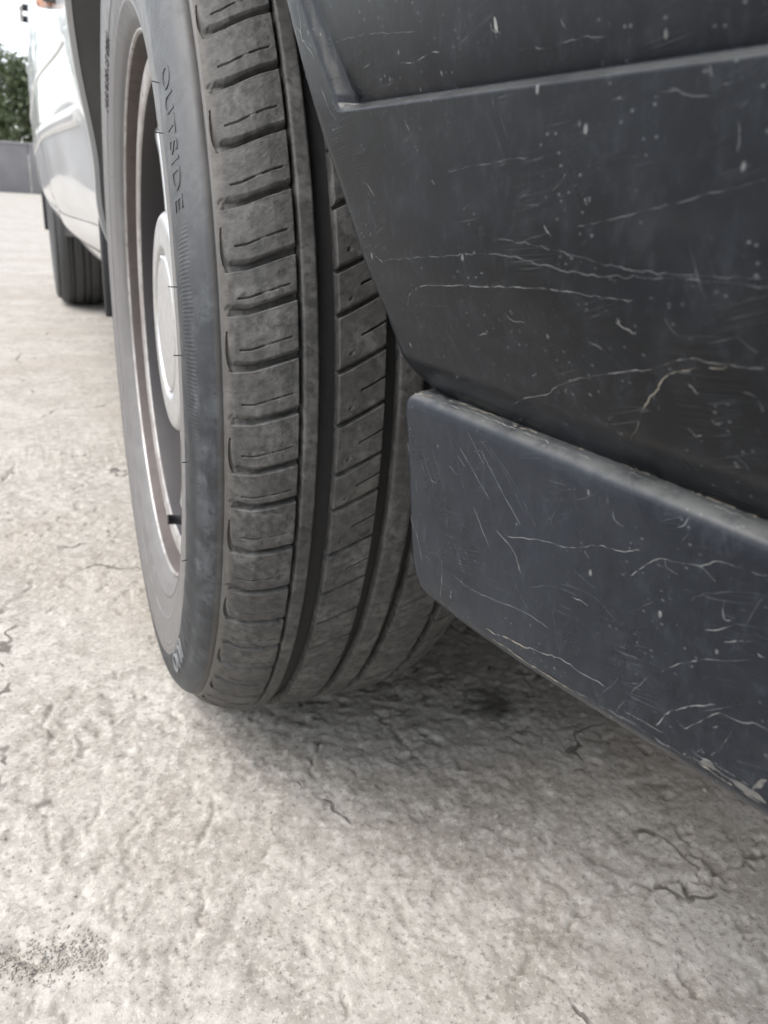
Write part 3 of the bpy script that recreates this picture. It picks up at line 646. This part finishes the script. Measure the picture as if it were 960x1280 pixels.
#SCRATCHES-BEGIN
SCR = [
 ('u',0.17,'scr_white',[(23,0.3742),(26.5,0.3774),(32,0.3798),(39,0.3818),(52.5,0.3834),(67,0.3846),(83.5,0.3862),(97.5,0.387),(108.5,0.387),(118.5,0.3874)]),
 ('u',0.3,'scr_grey',[(20.5,0.387),(49,0.3902),(68,0.3922),(84,0.393),(97,0.3918),(109,0.3914),(122.5,0.3922),(136,0.393),(150.5,0.3934)]),
 ('u',0.22,'scr_grey',[(78.5,0.3966),(91,0.3962),(103.5,0.395),(114.5,0.3938),(125,0.3934),(138,0.3938),(150.5,0.395)]),
 ('u',0.2,'scr_grey',[(108,0.4006),(124.5,0.4038),(138,0.4066),(155.5,0.4102)]),
 ('u',0.16,'scr_white',[(56,0.3514),(65.5,0.3562),(77.5,0.3602),(81.5,0.363),(93,0.3678),(108.5,0.3722),(115,0.3738),(123,0.3766),(128.5,0.3782),(136.5,0.3786),(144.5,0.3794)]),
 ('u',0.24,'scr_tan',[(136.5,0.3782),(131.5,0.377),(127.5,0.3762),(122.5,0.3746),(118.5,0.3726),(115.5,0.3702),(112,0.367),(109,0.3638),(106,0.359),(99,0.3518)]),
 ('u',0.2,'scr_grey',[(28,0.3666),(39,0.375)]),
 ('u',0.3,'scr_white',[(4.5,0.455),(11,0.4514),(11,0.449),(16,0.4466)]),
 ('u',0.22,'scr_white',[(13.5,0.4582),(13,0.4546),(11,0.4494),(14.5,0.4458),(15.5,0.443)]),
 ('u',0.2,'scr_white',[(5,0.4418),(3,0.4406),(6.5,0.4386)]),
 ('u',0.18,'scr_grey',[(5,0.4446),(7.5,0.4426)]),
 ('u',0.25,'scr_white',[(15,0.435),(15.5,0.4318),(16.5,0.4282),(18.5,0.4258)]),
 ('u',0.8,'scr_white',[(97.5,0.443),(97.5,0.4418),(96.5,0.4394)]),
 ('u',0.7,'scr_white',[(95.5,0.4422),(96.5,0.441),(98.5,0.4402)]),
 ('u',0.28,'scr_white',[(109.5,0.411),(107,0.4094),(104,0.4078)]),
 ('u',0.34,'scr_white',[(113,0.4066),(112.5,0.405)]),
 ('u',0.3,'scr_white',[(97.5,0.4002),(99.5,0.3982)]),
 ('u',0.3,'scr_white',[(34.5,0.3774),(31.5,0.3754)]),
 ('u',0.25,'scr_white',[(16,0.3878),(19,0.3862)]),
 ('u',0.25,'scr_white',[(73.5,0.3786),(75,0.3778),(79.5,0.3778)]),
 ('u',0.24,'scr_white',[(56.5,0.3714),(60,0.3726)]),
 ('u',0.3,'scr_white',[(124.5,0.3738),(124.5,0.3722),(126.5,0.3714)]),
 ('u',0.3,'scr_white',[(127.5,0.367),(128.5,0.3662),(130,0.3666)]),
 ('u',0.25,'scr_white',[(121,0.3634),(122,0.3618),(124.5,0.3626)]),
 ('u',0.25,'scr_grey',[(141,0.3842),(143,0.383),(145,0.3822)]),
 ('u',0.2,'scr_white',[(138,0.3742),(140,0.3734),(140.5,0.3714)]),
 ('u',0.2,'scr_grey',[(131.5,0.3602),(134,0.3586),(134,0.3538)]),
 ('u',0.3,'scr_white',[(111.5,0.3822),(113.5,0.3814),(116.5,0.381)]),
 ('u',0.18,'scr_grey',[(143,0.425),(146,0.4234),(149,0.423),(153,0.423)]),
 ('u',0.3,'scr_grey',[(152,0.4278),(152,0.4258),(152,0.4246)]),
 ('u',0.25,'scr_grey',[(128,0.4238),(136,0.4242),(145,0.4246)]),
 ('u',0.18,'scr_grey',[(116.5,0.4122),(122.5,0.4134),(131,0.4142)]),
 ('u',0.35,'scr_grey',[(153.5,0.419),(154,0.4174),(152,0.4142)]),
 ('u',0.2,'scr_grey',[(67.5,0.4114),(81.5,0.413),(99.5,0.4142)]),
 ('u',0.18,'scr_white',[(21.5,0.4086),(24.5,0.4078),(26.5,0.405)]),
 ('u',0.2,'scr_white',[(59,0.4094),(59.5,0.4082)]),
 ('u',0.2,'scr_white',[(55.5,0.4242),(56.5,0.4214)]),
 ('u',0.16,'scr_white',[(36,0.439),(41,0.4398)]),
 ('u',0.18,'scr_white',[(55,0.4386),(60.5,0.4378),(68.5,0.439),(74,0.439)]),
 ('u',0.2,'scr_grey',[(20,0.447),(39.5,0.447),(67,0.4446)]),
 ('u',0.16,'scr_grey',[(20.5,0.437),(23.5,0.4378)]),
 ('u',0.22,'scr_grey',[(112,0.4354),(119.5,0.4362),(128,0.4358)]),
 ('u',0.3,'scr_grey',[(117.5,0.4406),(118.5,0.4382)]),
 ('u',0.3,'scr_grey',[(99,0.4354),(105,0.4362),(112,0.4354)]),
 ('u',0.16,'scr_grey',[(43.5,0.3734),(43,0.3646)]),
 ('u',0.16,'scr_grey',[(83.5,0.3914),(100,0.3926)]),
 ('u',0.16,'scr_white',[(101,0.3766),(103.5,0.3758)]),
 ('u',0.2,'scr_white',[(73.5,0.3642),(76,0.3654)]),
 ('u',0.2,'scr_grey',[(125.5,0.385),(128,0.3822),(131.5,0.3822)]),
 ('l',0.2,'scr_white',[(55.5,0.4287),(64.5,0.4014),(73,0.3792),(79,0.3693),(85,0.3519),(92,0.3198),(96,0.3074),(101.5,0.2975),(105.5,0.2752)]),
 ('l',0.17,'scr_white',[(104,0.3519),(109,0.2975),(112,0.2727),(116.5,0.2628),(120,0.2529),(123.5,0.2406),(127,0.2183),(132.5,0.2084)]),
 ('l',0.17,'scr_white',[(122.5,0.2406),(124.5,0.2505),(127.5,0.2604)]),
 ('l',0.42,'scr_tan',[(44.5,0.7653),(49,0.7653),(54.5,0.7529),(61,0.7455),(66.5,0.743)]),
 ('l',0.28,'scr_white',[(65,0.7405),(72.5,0.7281),(79.5,0.7133),(84,0.7083),(87.5,0.7158),(92.5,0.7158),(98.5,0.7108)]),
 ('l',0.16,'scr_white',[(30.5,0.6564),(39.5,0.6613),(56,0.6415),(65.5,0.6291),(76,0.6341)]),
 ('l',0.24,'scr_white',[(51.5,0.4262),(57.5,0.4435),(61,0.4683),(63,0.5079)]),
 ('l',0.3,'scr_tan',[(62.5,0.4856),(63.5,0.5153)]),
 ('l',0.16,'scr_white',[(34,0.2307),(42,0.2925),(48.5,0.342)]),
 ('l',0.2,'scr_white',[(40.5,0.3915),(44.5,0.441),(48.5,0.4905)]),
 ('l',0.16,'scr_white',[(45,0.2133),(53.5,0.2925),(62.5,0.3668)]),
 ('l',0.15,'scr_grey',[(28,0.1985),(33.5,0.3049),(39.5,0.4336)]),
 ('l',0.15,'scr_white',[(38,0.1737),(46,0.2455)]),
 ('l',0.15,'scr_white',[(32.5,0.2554),(36.5,0.2826)]),
 ('l',0.15,'scr_grey',[(48.5,0.1911),(59,0.2529),(69.5,0.3544)]),
 ('l',0.15,'scr_white',[(0.5,0.54),(7,0.6019),(9.5,0.6786)]),
 ('l',0.2,'scr_white',[(2,0.3024),(4,0.3222)]),
 ('l',0.25,'scr_white',[(28,0.3024),(30.5,0.3173),(33.5,0.3123)]),
 ('l',0.15,'scr_grey',[(18,0.2727),(23,0.3594),(26.5,0.5029)]),
 ('l',0.18,'scr_white',[(22.5,0.6267),(21.5,0.7158),(17.5,0.7752)]),
 ('l',0.28,'scr_white',[(115.5,0.7405),(118,0.7083),(120.5,0.6737),(123,0.6514),(127,0.6192),(131.5,0.5846)]),
 ('l',0.17,'scr_white',[(124.5,0.7059),(128.5,0.6564),(132.5,0.6069),(135.5,0.597),(139.5,0.5895),(142,0.5722),(145,0.5722)]),
 ('l',0.17,'scr_white',[(116,0.5772),(120,0.5326),(126,0.4806),(131,0.4534),(138.5,0.4064)]),
 ('l',0.3,'scr_grey',[(100,0.7801),(106,0.7182),(110.5,0.644),(113.5,0.5994)]),
 ('l',0.22,'scr_grey',[(97,0.743),(101.5,0.6935),(104,0.6465)]),
 ('l',0.2,'scr_white',[(104.5,0.7554),(110,0.7529),(117.5,0.7504)]),
 ('l',0.16,'scr_grey',[(84.5,0.2257),(91,0.1886),(92.5,0.144)]),
 ('l',0.16,'scr_grey',[(78.5,0.2554),(75.5,0.3099),(75.5,0.3445)]),
 ('l',0.3,'scr_white',[(130,0.2901),(130,0.3247),(131,0.3396),(132.5,0.3321)]),
 ('l',0.22,'scr_white',[(97,0.2133),(98,0.2307),(100.5,0.2356)]),
 ('l',0.2,'scr_white',[(115.5,0.1836),(117,0.1713),(116.5,0.1515)]),
 ('l',0.16,'scr_grey',[(121,0.347),(125,0.3024),(134,0.2554),(139.5,0.2381)]),
 ('l',0.16,'scr_grey',[(136,0.3222),(137.5,0.2752),(139,0.2406)]),
 ('l',0.25,'scr_white',[(126.5,0.3915),(130,0.3668),(133,0.342)]),
 ('l',0.2,'scr_white',[(131.5,0.3965),(135,0.3717),(138.5,0.3544)]),
 ('l',0.3,'scr_white',[(139,0.3792),(141,0.3816)]),
 ('l',0.3,'scr_white',[(122.5,0.6885),(123.5,0.6984),(125,0.696)]),
 ('l',0.25,'scr_white',[(132,0.6514),(133.5,0.6366)]),
 ('l',0.16,'scr_grey',[(80,0.4782),(92,0.4633),(100.5,0.4955)]),
 ('l',0.16,'scr_grey',[(85.5,0.4188),(90,0.4311),(93,0.4361)]),
 ('l',0.16,'scr_grey',[(98,0.5202),(105.5,0.4485),(114.5,0.3594)]),
 ('l',0.2,'scr_white',[(88.5,0.3495),(90,0.3618)]),
 ('l',0.3,'scr_white',[(85.5,0.498),(91,0.498)]),
 ('l',0.2,'scr_white',[(113.5,0.2703),(115,0.2876),(118,0.2901)]),
 ('l',0.2,'scr_grey',[(67,0.545),(77,0.5004),(86.5,0.4881)]),
 ('l',0.16,'scr_grey',[(59.5,0.5376),(63.5,0.5846),(67,0.6093)]),
 ('l',0.15,'scr_grey',[(77.5,0.5648),(80,0.6564),(81.5,0.7009)]),
 ('l',0.2,'scr_grey',[(125,0.7776),(130,0.7232)]),
 ('l',0.2,'scr_white',[(137,0.6316),(134.5,0.6984),(132,0.7331)]),
 ('l',0.16,'scr_grey',[(129,0.6217),(134,0.5772),(138.5,0.5351)]),
 ('l',0.2,'scr_white',[(135.5,0.2059),(137,0.2059),(138.5,0.1985)]),
 ('l',0.16,'scr_grey',[(117.5,0.2158),(119,0.1762)]),
 ('l',0.16,'scr_grey',[(44,0.1812),(55.5,0.2406),(64,0.3272)]),
 ('l',0.15,'scr_white',[(7.5,0.4064),(7.5,0.446)]),
 ('l',0.15,'scr_white',[(16.5,0.3792),(20,0.3792)]),
 ('l',0.2,'scr_white',[(33,0.5871),(35.5,0.6267)]),
 ('l',0.7,'scr_scuff',[(116.5,0.7826),(121,0.7801),(126,0.7752)]),
 ('l',1.2,'scr_scuff',[(122.5,0.7752),(130,0.7653),(136.5,0.7677),(145,0.7677)]),
 ('l',0.45,'scr_tan',[(126,0.7727),(133.5,0.7826),(142.5,0.7851)]),
 ('l',0.5,'scr_tan',[(46,0.79),(60.5,0.79),(84.5,0.79)]),
 ('l',0.5,'scr_grey',[(84.5,0.7851),(103,0.7801),(118.5,0.7826)]),
 ('l',0.8,'scr_scuff',[(141,0.7677),(144.5,0.7331),(146.5,0.7083)]),
 ('l',0.35,'scr_white',[(126,0.7554),(134,0.7529),(141,0.7554)]),
 ('l',0.3,'scr_dark',[(128.5,0.7702),(134,0.7727),(139,0.7752)]),
 ('l',0.22,'scr_dark',[(0.5,0.1341),(4,0.0995),(17,0.0945)]),
 ('l',0.4,'scr_dark',[(45,0.0723),(49.5,0.0723),(53,0.0698)]),
 ('l',0.2,'scr_dark',[(27.5,0.0896),(42,0.0846),(46,0.0772)]),
 ('l',0.25,'scr_dark',[(57,0.0723),(71,0.0648),(85,0.0673)]),
 ('l',0.2,'scr_dark',[(71,0.0846),(82,0.0822),(91,0.0896)]),
 ('l',0.3,'scr_dark',[(87.5,0.0673),(99.5,0.0673),(107.5,0.0772)]),
 ('l',0.22,'scr_dark',[(103.5,0.0797),(115,0.0871),(123,0.0822)]),
 ('l',0.2,'scr_dark',[(12.5,0.1242),(10.5,0.1119)]),
 ('l',0.5,'scr_tan',[(1,0.1366),(14,0.1044),(30,0.0995),(47.5,0.0945)]),
 ('l',0.6,'scr_tan',[(46,0.1044),(63.5,0.0921),(80,0.0871),(95,0.0846)]),
 ('l',0.7,'scr_tan',[(88.5,0.0921),(104.5,0.0871),(124,0.0896)]),
 ('l',0.9,'scr_tan',[(16.5,0.0871),(23.5,0.0921)]),
 ('l',0.35,'scr_white',[(1.5,0.1341),(33.5,0.1168),(68.5,0.1168),(94,0.1094),(126,0.1094)]),
]
#SCRATCHES-END
def strip(part, hw, key, pts):
    pos = bump_pos if part == 'u' else lip_pos
    p = np.array(pts, float); p[:, 0] /= 1000
    n = max(8, int(np.hypot(*np.diff(pos(p[:,0], p[:,1])[:, 1:], axis=0).T).sum()/.0007)); c = smooth_prof(p, n)
    w = pos(c[:, 0], c[:, 1]); i = np.arange(n)
    rs = abs(hash((len(SCR), round(p[0, 0]*1e5)))) % 1000
    j = min(1.0, hw*3)*.0016; w[:, 1] += (fbm(i*.30, i*0+rs, 3, 4, .7)-.5)*j; w[:, 2] += (fbm(i*.30, i*0+rs, 8, 4, .7)-.5)*j
    e = 1e-3; de = e if part == 'u' else .01
    a = pos(c[:,0]+e, c[:,1])-pos(c[:,0], c[:,1]); b = pos(c[:,0], c[:,1]+de)-pos(c[:,0], c[:,1])
    nr = np.cross(a, b); nr /= np.linalg.norm(nr, axis=1)[:, None]; nr *= np.sign(-nr[:, :1]+1e-9)
    d = np.gradient(w, axis=0); d /= np.linalg.norm(d, axis=1)[:, None]+1e-12; sd_ = np.cross(nr, d)
    wd = hw/1000*(.9 if key == 'scr_dark' else .34 if hw < .5 else .6)*np.clip(2.6*vnoise(i*.35, i*0+rs, 4)-.55, .12, 1.4)*np.clip(np.minimum(i+1, n-i)/4.0, .15, 1)
    P = np.stack([w-sd_*wd[:, None]+nr*.00004, w+nr*.00009, w+sd_*wd[:, None]+nr*.00004], 1)
    grid_obj('scratch', P, M[key], BUMPER if part == 'u' else BLIP, flip=False)
for sc_ in SCR: strip(*sc_)

# ---------------------------------------------------------- body side
CYF, WB = .6342, 2.5013; RA = .365; CYR = CYF+WB
BTAB = smooth_table([.27,.29,.31,.33,.36,.39,.45,.50,.58,.64,.75,.90,.96], [.125,.098,.080,.067,.048,.037,.031,.027,.028,.030,.042,.072,.088], .03)
ATAB = smooth_table([.27,.3,.415,.475,.56,.7,.96], [.006,.014,.040,.036,.022,.015,.008], .06)
def bodyX(Y, z):
    b = np.interp(z, *BTAB)
    a = np.interp(z, *ATAB)*np.where(Y < .97, 1.0, np.exp(-((Y-.97)/.30)**2))
    rr = .016*sstep(Y, 2.0, 3.1)+.16*sstep(Y, 3.3, 4.1)**2
    f = .10*sstep(Y, .45, -.35)**2
    return b+a+rr+f
def body_pt(Y, z): return np.stack([bodyX(Y, z), Y+0*z, z+0*Y], -1)
def mat_paint():
    t = NT('silver_car_paint'); v = t.pos(); n = t.noise(v, 12, 4); n2 = t.noise(v, 6000, 2, .5)
    c = t.mix(n2, (.50, .51, .52), (.60, .61, .62)); sep = t.new('ShaderNodeSeparateXYZ'); t.link(v, sep.inputs[0])
    dirt = t.math('MULTIPLY', t.ss(t.math('ADD', sep.outputs[2], t.math('MULTIPLY', n, .18)), .58, .36), .45)
    c = t.mix(dirt, c, (.44, .425, .405))
    return t.fin(c, t.ss(n, .3, .7, .30, .42), metal=.55, coat=.8, coatr=.06)
M['paint'] = mat_paint()
M['glass'] = mat_plain('tinted_glass', (.012, .014, .015), .05, 0, 3, .1, 0, None, .6)
def panel_loft(name, A, B, n2, mat, ret=.006):
    """A, B: matching (Y,z) boundary curves; skin between them on the body surface, with an inward return along A"""
    A = np.asarray(A); B = np.asarray(B); q = np.linspace(0, 1, n2)[None, :, None]**1.5
    G = A[:, None]*(1-q)+B[:, None]*q; P = body_pt(G[..., 0], G[..., 1])
    r = P[:, :1].repeat(3, 1).copy(); r[:, 0, 0] += ret; r[:, 1, 0] += ret*.4; r[:, 2, 0] += .001
    e = P[:, -1:].copy(); e[..., 0] += .02
    P = np.concatenate([r, P, e], 1)
    under_car(grid_obj(name, P, mat)); under_car(grid_obj(name, both_sides(P), mat, flip=True))
def arc(cy, a0, a1, n, r=RA): t = np.radians(np.linspace(a0, a1, n)); return np.stack([cy-r*np.cos(t), R+r*np.sin(t)], -1)
def line(a, b, n): t = np.linspace(0, 1, n)[:, None]; return np.array(a)*(1-t)+np.array(b)*t
BELT = .93; SILL = .368
A = np.concatenate([arc(CYF, 52, 176, 60), line((CYF+RA+.004, .318), (CYF+RA+.010, .300), 4)])
B = np.concatenate([line((-.30, BELT-.10), (.95, BELT), 34), line((1.567, BELT), (1.52, .75), 6), line((1.515, .73), (1.497, .300), 24)])
panel_loft('front_fender', A, B, 26, M['paint'])
panel_loft('front_door', line((1.5003, SILL), (2.2973, SILL), 40), line((1.5703, BELT), (2.2973, BELT), 40), 24, M['paint'])
A = np.concatenate([line((2.3003, SILL), (CYR-RA-.01, SILL), 12), arc(CYR, 12, 60, 18)[1:]])
panel_loft('rear_door', A, line((2.3003, BELT), (3.06, BELT), len(A)), 22, M['paint'])
A = np.concatenate([arc(CYR, 61, 172, 34), line((CYR+RA+.02, .33), (3.95, .36), 8)])
B = np.concatenate([line((3.066, BELT), (3.9, BELT), 34), line((3.98, .86), (4.0, .55), 8)])
panel_loft('rear_quarter', A, B, 20, M['paint'])
# sill under the doors
zs_ = np.array([.372, .366, .364, .360, .352, .342, .332, .322, .314, .308, .305, .304]); ex = np.array([.012, .004, .0, -.001, 0, 0, .001, .004, .010, .020, .035, .09])
Ys = np.linspace(1.5003, CYR-RA-.005, 60)
YY, ZZ = np.meshgrid(np.concatenate([[1.5003], Ys[1:]]), zs_, indexing='ij'); P = body_pt(YY, ZZ); P[..., 0] += ex[None]
under_car(grid_obj('sill', P, M['paint'], flip=True)); under_car(grid_obj('sill', both_sides(P), M['paint']))
# fender foot closing piece turned under, with the seam the photo shows above it
YY, ZZ = np.meshgrid(np.linspace(1.008, 1.497, 12), zs_[3:], indexing='ij'); P = body_pt(YY, ZZ); P[..., 0] += ex[None, 3:]-.006*np.array([0,.6,1,1,1,1,1,1,1])[None]
under_car(grid_obj('fender_foot', P, M['paint'], flip=True))
# side mouldings
M['mould'] = mat_plain('dusty_moulding', (.30, .285, .265), .5, .0, 40, .25)
def moulding(Y0, Y1, z0, z1, out, mat=None):
    pr = [(z0, .002), (z0+.001, -out*.6), (z0+(z1-z0)*.25, -out), (z0+(z1-z0)*.75, -out), (z1-.001, -out*.6), (z1, .002)]
    Y = np.concatenate([[Y0, Y0+.002], np.linspace(Y0+.008, Y1-.008, 24), [Y1-.002, Y1]]); k = np.concatenate([[0, .6], np.ones(24), [.6, 0]])
    P = np.stack([np.stack([bodyX(Y, z+0*Y)+np.where(o < 0, o*k, o), Y, z+0*Y], -1) for z, o in pr], 1)
    under_car(grid_obj('side_moulding', P, mat or M['paint']))
for Y0, Y1 in ((1.035, 1.494), (1.503, 2.294), (2.303, 2.74)): moulding(Y0, Y1, .467, .488, .0035)
for Y0, Y1 in ((1.0, 1.494), (1.503, 2.294), (2.303, 3.0)): moulding(Y0, Y1, .541, .550, .002)
# amber side lamp on the fender
LAMP = MB(); xb = float(bodyX(np.array(1.06), np.array(.61)))
LAMP.box((xb-.016, 1.035, .588), (xb+.006, 1.105, .632), .006)
t = NT('amber_lens'); t.fin((.85, .26, .07), .25, coat=.5); M['amber'] = t.m
sl = LAMP.build('side_turn_signal', M['amber']); under_car(sl); sl['label'] = 'amber lens on grey base'
MB().box((xb-.011, 1.018, .582), (xb+.004, 1.034, .636), .004).build('lamp_base', M['liner'], sl)
# door handles and mirror
for Y in (2.03, 2.93):
    xb = float(bodyX(np.array(Y), np.array(.73)))
    h = MB().box((xb-.016, Y-.08, .722), (xb-.008, Y+.06, .738), .007).build('door_handle', M['paint']); under_car(h)
    for yy in (Y-.08, Y+.05): MB().box((xb-.011, yy+.004, .724), (xb+.01, yy+.016, .736), .003).build('handle_mount', M['blackplastic'], h)
mr = MB().box((-.10, 1.36, 1.03), (.045, 1.47, 1.14), .03).build('door_mirror', M['blackplastic']); under_car(mr)
MB().tube([(.03, 1.42, 1.04), (.085, 1.42, 1.0), (.12, 1.42, .96)], .018, 8).build('mirror_arm', M['blackplastic'], mr)
# bonnet, glasshouse, roof, tail, underside
def cross(name, Ys, zs, xin, mat, n=24, crownh=.03):
    P = []
    for Y, z, xi in zip(Ys, zs, xin):
        t = np.linspace(0, 1, n); x = xi+(1.72-2*xi)*t; P.append(np.stack([x, np.full(n, Y), z+crownh*(1-(2*t-1)**2)], -1))
    return under_car(grid_obj(name, np.array(P), mat))
cross('bonnet', [-.42, -.34, -.2, .1, .6, 1.0, 1.16], [.70, .80, .845, .87, .905, .93, .94], [.24, .205, .17, .125, .10, .095, .095], M['paint'])
cross('front_panel', [-.36, -.39, -.42], [.56, .63, .70], [.26, .25, .24], M['blackplastic'], crownh=.0)
cross('windscreen', [1.13, 1.4, 1.7, 1.98], [.94, 1.10, 1.26, 1.39], [.10, .15, .20, .245], M['glass'])
cross('roof', [1.98, 2.2, 2.7, 3.2, 3.45], [1.39, 1.425, 1.435, 1.40, 1.35], [.245, .235, .23, .24, .255], M['paint'])
cross('rear_window', [3.45, 3.6, 3.8, 3.95], [1.35, 1.25, 1.08, .94], [.255, .22, .16, .12], M['glass'])
cross('tail_panel', [3.95, 4.0, 4.02, 3.98], [.94, .8, .6, .36], [.12, .20, .21, .22], M['paint'])
for nm, a, b, c3, d3 in (('front_side_window', (1.17, .935), (2.19, .935), (1.99, 1.385), (2.19, 1.42)), ('rear_side_window', (2.21, .935), (3.86, .935), (2.21, 1.42), (3.44, 1.345))):
    P = []
    for t in np.linspace(0, 1, 10):
        lo = np.array(a)*(1-t)+np.array(b)*t; hi = np.array(c3)*(1-t)+np.array(d3)*t
        P.append([(float(np.interp(q, [0, 1], [.082+.02*(lo[0] > 3.2), .242])), lo[0]*(1-q)+hi[0]*q, lo[1]*(1-q)+hi[1]*q) for q in np.linspace(0, 1, 6)])
    P = np.array(P); under_car(grid_obj(nm, P, M['glass'])); under_car(grid_obj(nm, both_sides(P), M['glass'], flip=True))
under_car(MB().box((.42, -.22, .205), (1.30, 3.75, .26)).build('underbody', M['liner'], smooth=False))
under_car(MB().box((.20, 1.03, .235), (.419, CYR-.40, .30)).build('floor_side', M['liner'], smooth=False))
# wheel-arch liners, mud flaps
def flange(cy, a0, a1, n=60):
    t = np.radians(np.linspace(a0, a1, n)); Y = cy-(RA+.001)*np.cos(t); Z = R+(RA+.001)*np.sin(t); x0 = bodyX(Y, Z)+.004
    P = np.stack([np.stack([x0+(.115-x0)*q, Y, Z], -1) for q in (0, .1, .5, 1)], 1)
    return under_car(grid_obj('arch_flange', P, M['liner'], flip=True))
flange(CYF, 52, 186); flange(CYR, 12, 172)
def liner(cy, name, xa, xb2, r, a0, a1, n=60):
    t = np.radians(np.linspace(a0, a1, n)); X = np.array([xa, xa+.012, xa+.016, xa+.05, xa+.056, xa+.15, xb2, xb2]); rr = np.array([r, r+.001, r+.006, r+.007, r+.013, r+.013, r+.013, .05])
    P = np.stack([X[None]+0*t[:, None], cy-rr[None]*np.cos(t)[:, None], R+rr[None]*np.sin(t)[:, None]], -1)
    return under_car(grid_obj(name, P, M['liner'], flip=True))
liner(CYF, 'wheel_arch_liner', .082, .42, .367, 50, 192)
liner(CYF, 'bumper_liner', .135, .42, .40, 4, 50)
liner(CYR, 'wheel_arch_liner', .10, .45, .368, -8, 190)
under_car(MB().box((.074, 1.000, .258), (.27, 1.007, .392), .003).build('mud_flap', M['blackplastic']))
under_car(MB().box((.056, CYR+.375, .235), (.26, CYR+.383, .40), .003).build('mud_flap', M['blackplastic']))

# ---------------------------------------------------------- rear wheel
RW = empty('rear_wheel', (.1609, CYR, R)); under_car(RW)
M['tyre2'] = mat_plain('rear_tyre_rubber', (.05, .05, .05), .75, 0, 90, .5, .0006)
gr = []
for u0, u1 in ((-.0785, -.047), (-.045, -.0385), (-.029, -.0055), (.0015, .0145), (.0205, .045), (.051, .0785)):
    us = np.linspace(u0, u1, 7); gr += [(u0, float(crown(u0))-.006)] + [(u, float(crown(u))) for u in us] + [(u1, float(crown(u1))-.006)]
prof2 = np.concatenate([side[::3], np.array(gr), (side*np.array([-1, 1]))[::-3]])
lathe('tyre', prof2, M['tyre2'], RW, 120, flip=True)
lathe('rim', np.concatenate([smooth_prof(rimp, 12), smooth_prof(barp, 20)]), M['alloy'], RW, 90)
lathe('hub_cap', np.array(capp+[(-.0707, .0001)]), M['alloy'], RW, 48)
for k in range(5):
    o = obj_from('spoke', sm, RW); o.rotation_euler = (-RAD(20+k*72), 0, 0)

# ================================================================== BACKGROUND
WALL = empty('boundary_wall', (-6, 37.5, 0)); tag(WALL, 'low grey concrete wall at the far end of the yard', 'wall')
M['wall'] = mat_plain('grey_wall_concrete', (.19, .186, .19), .92, 0, 1.6, .3, .01)
M['coping'] = mat_plain('wall_coping', (.25, .25, .25), .92, 0, 2, .25, .01)
pm = MB().box((-1.24, -.09, -.15), (1.24, .09, 1.83), .015).build('wall_panel', M['wall'], link=False)
cm = MB().box((-1.245, -.12, 1.832), (1.245, .12, 1.92), .02).build('coping_stone', M['coping'], link=False)
for k in range(-7, 9):
    for me, nm in ((pm, 'wall_panel'), (cm, 'coping_stone')):
        o = obj_from(nm, me, WALL); o.location = (k*2.5, 0, 0)

def mat_leaf(name, c0, c1):
    t = NT(name); v = t.pos(); n = t.noise(v, 1.3, 4, .6); c = t.mix(t.ss(n, .3, .7), c0, c1)
    t.fin(c, .6); t.b.inputs['Subsurface Weight'].default_value = 0
    return t.m
M['leafA'] = mat_leaf('dark_leaf', (.080, .105, .050), (.120, .145, .070)); M['leafB'] = mat_leaf('light_leaf', (.100, .125, .042), (.140, .165, .060))
M['bark'] = mat_plain('bark', (.10, .085, .07), .95, 0, 12, .4, .02)
def tree(x, y, h, rx, label, leaf, seed, nl=5200):
    rng = np.random.default_rng(seed); root = empty('tree', (x, y, 0)); tag(root, label, 'tree', 'trees behind the yard wall')
    mb = MB(); mb.tube([(0, 0, -.1), (.05, 0, h*.2), (-.06, .05, h*.45), (.05, 0, h*.8)], [.16, .13, .10, .03], 9)
    tips = []
    for k in range(9):
        a = rng.uniform(0, 6.28); z0 = h*rng.uniform(.22, .6); e = np.array([math.cos(a)*rx*rng.uniform(.4, .8), math.sin(a)*rx*rng.uniform(.4, .8), z0+h*rng.uniform(.1, .28)])
        mb.tube([(0, 0, z0), tuple(e*np.array([.5, .5, 0])+np.array([0, 0, z0+(e[2]-z0)*.65])), tuple(e)], [.06, .04, .012], 6); tips.append(e)
    mb.build('trunk', M['bark'], root)
    cl = [np.array([rng.normal(0, .42)*rx, rng.normal(0, .42)*rx, h*rng.uniform(.32, .93)]) for _ in range(30)]+tips
    cr = rng.uniform(.35, .8, len(cl))*rx*.55
    ci = rng.integers(0, len(cl), nl); d = rng.normal(size=(nl, 3)); d /= np.linalg.norm(d, axis=1)[:, None]
    c = np.array(cl)[ci]+d*(cr[ci]*rng.uniform(.35, 1.05, nl)**.6)[:, None]*np.array([1, 1, .8]); c = c[c[:, 2] > .4]
    n = len(c); s = rng.uniform(.07, .16, n)[:, None]
    a = rng.normal(size=(n, 3)); a /= np.linalg.norm(a, axis=1)[:, None]; b = np.cross(a, rng.normal(size=(n, 3))); b /= np.linalg.norm(b, axis=1)[:, None]
    V = np.stack([c-a*s, c-b*s*.45+a*s*.1, c+a*s, c+b*s*.45+a*s*.1], 1)
    mesh_np('crown', V.reshape(-1, 3), np.arange(n*4).reshape(-1, 4), leaf, root, smooth=False)
tree(-2.4, 40.2, 7.4, 2.3, 'light green bushy tree furthest left above the grey wall', M['leafB'], 3)
tree(.6, 41.0, 5.7, 2.3, 'dark green rounded tree above the grey wall beside the car', M['leafA'], 5, 6500)
tree(-1.2, 43.5, 4.6, 2.0, 'low green tree between the light and dark trees behind the wall', M['leafB'], 8)
tree(4.2, 42.0, 6.0, 2.6, 'dark green tree behind the wall hidden mostly by the car', M['leafA'], 11)
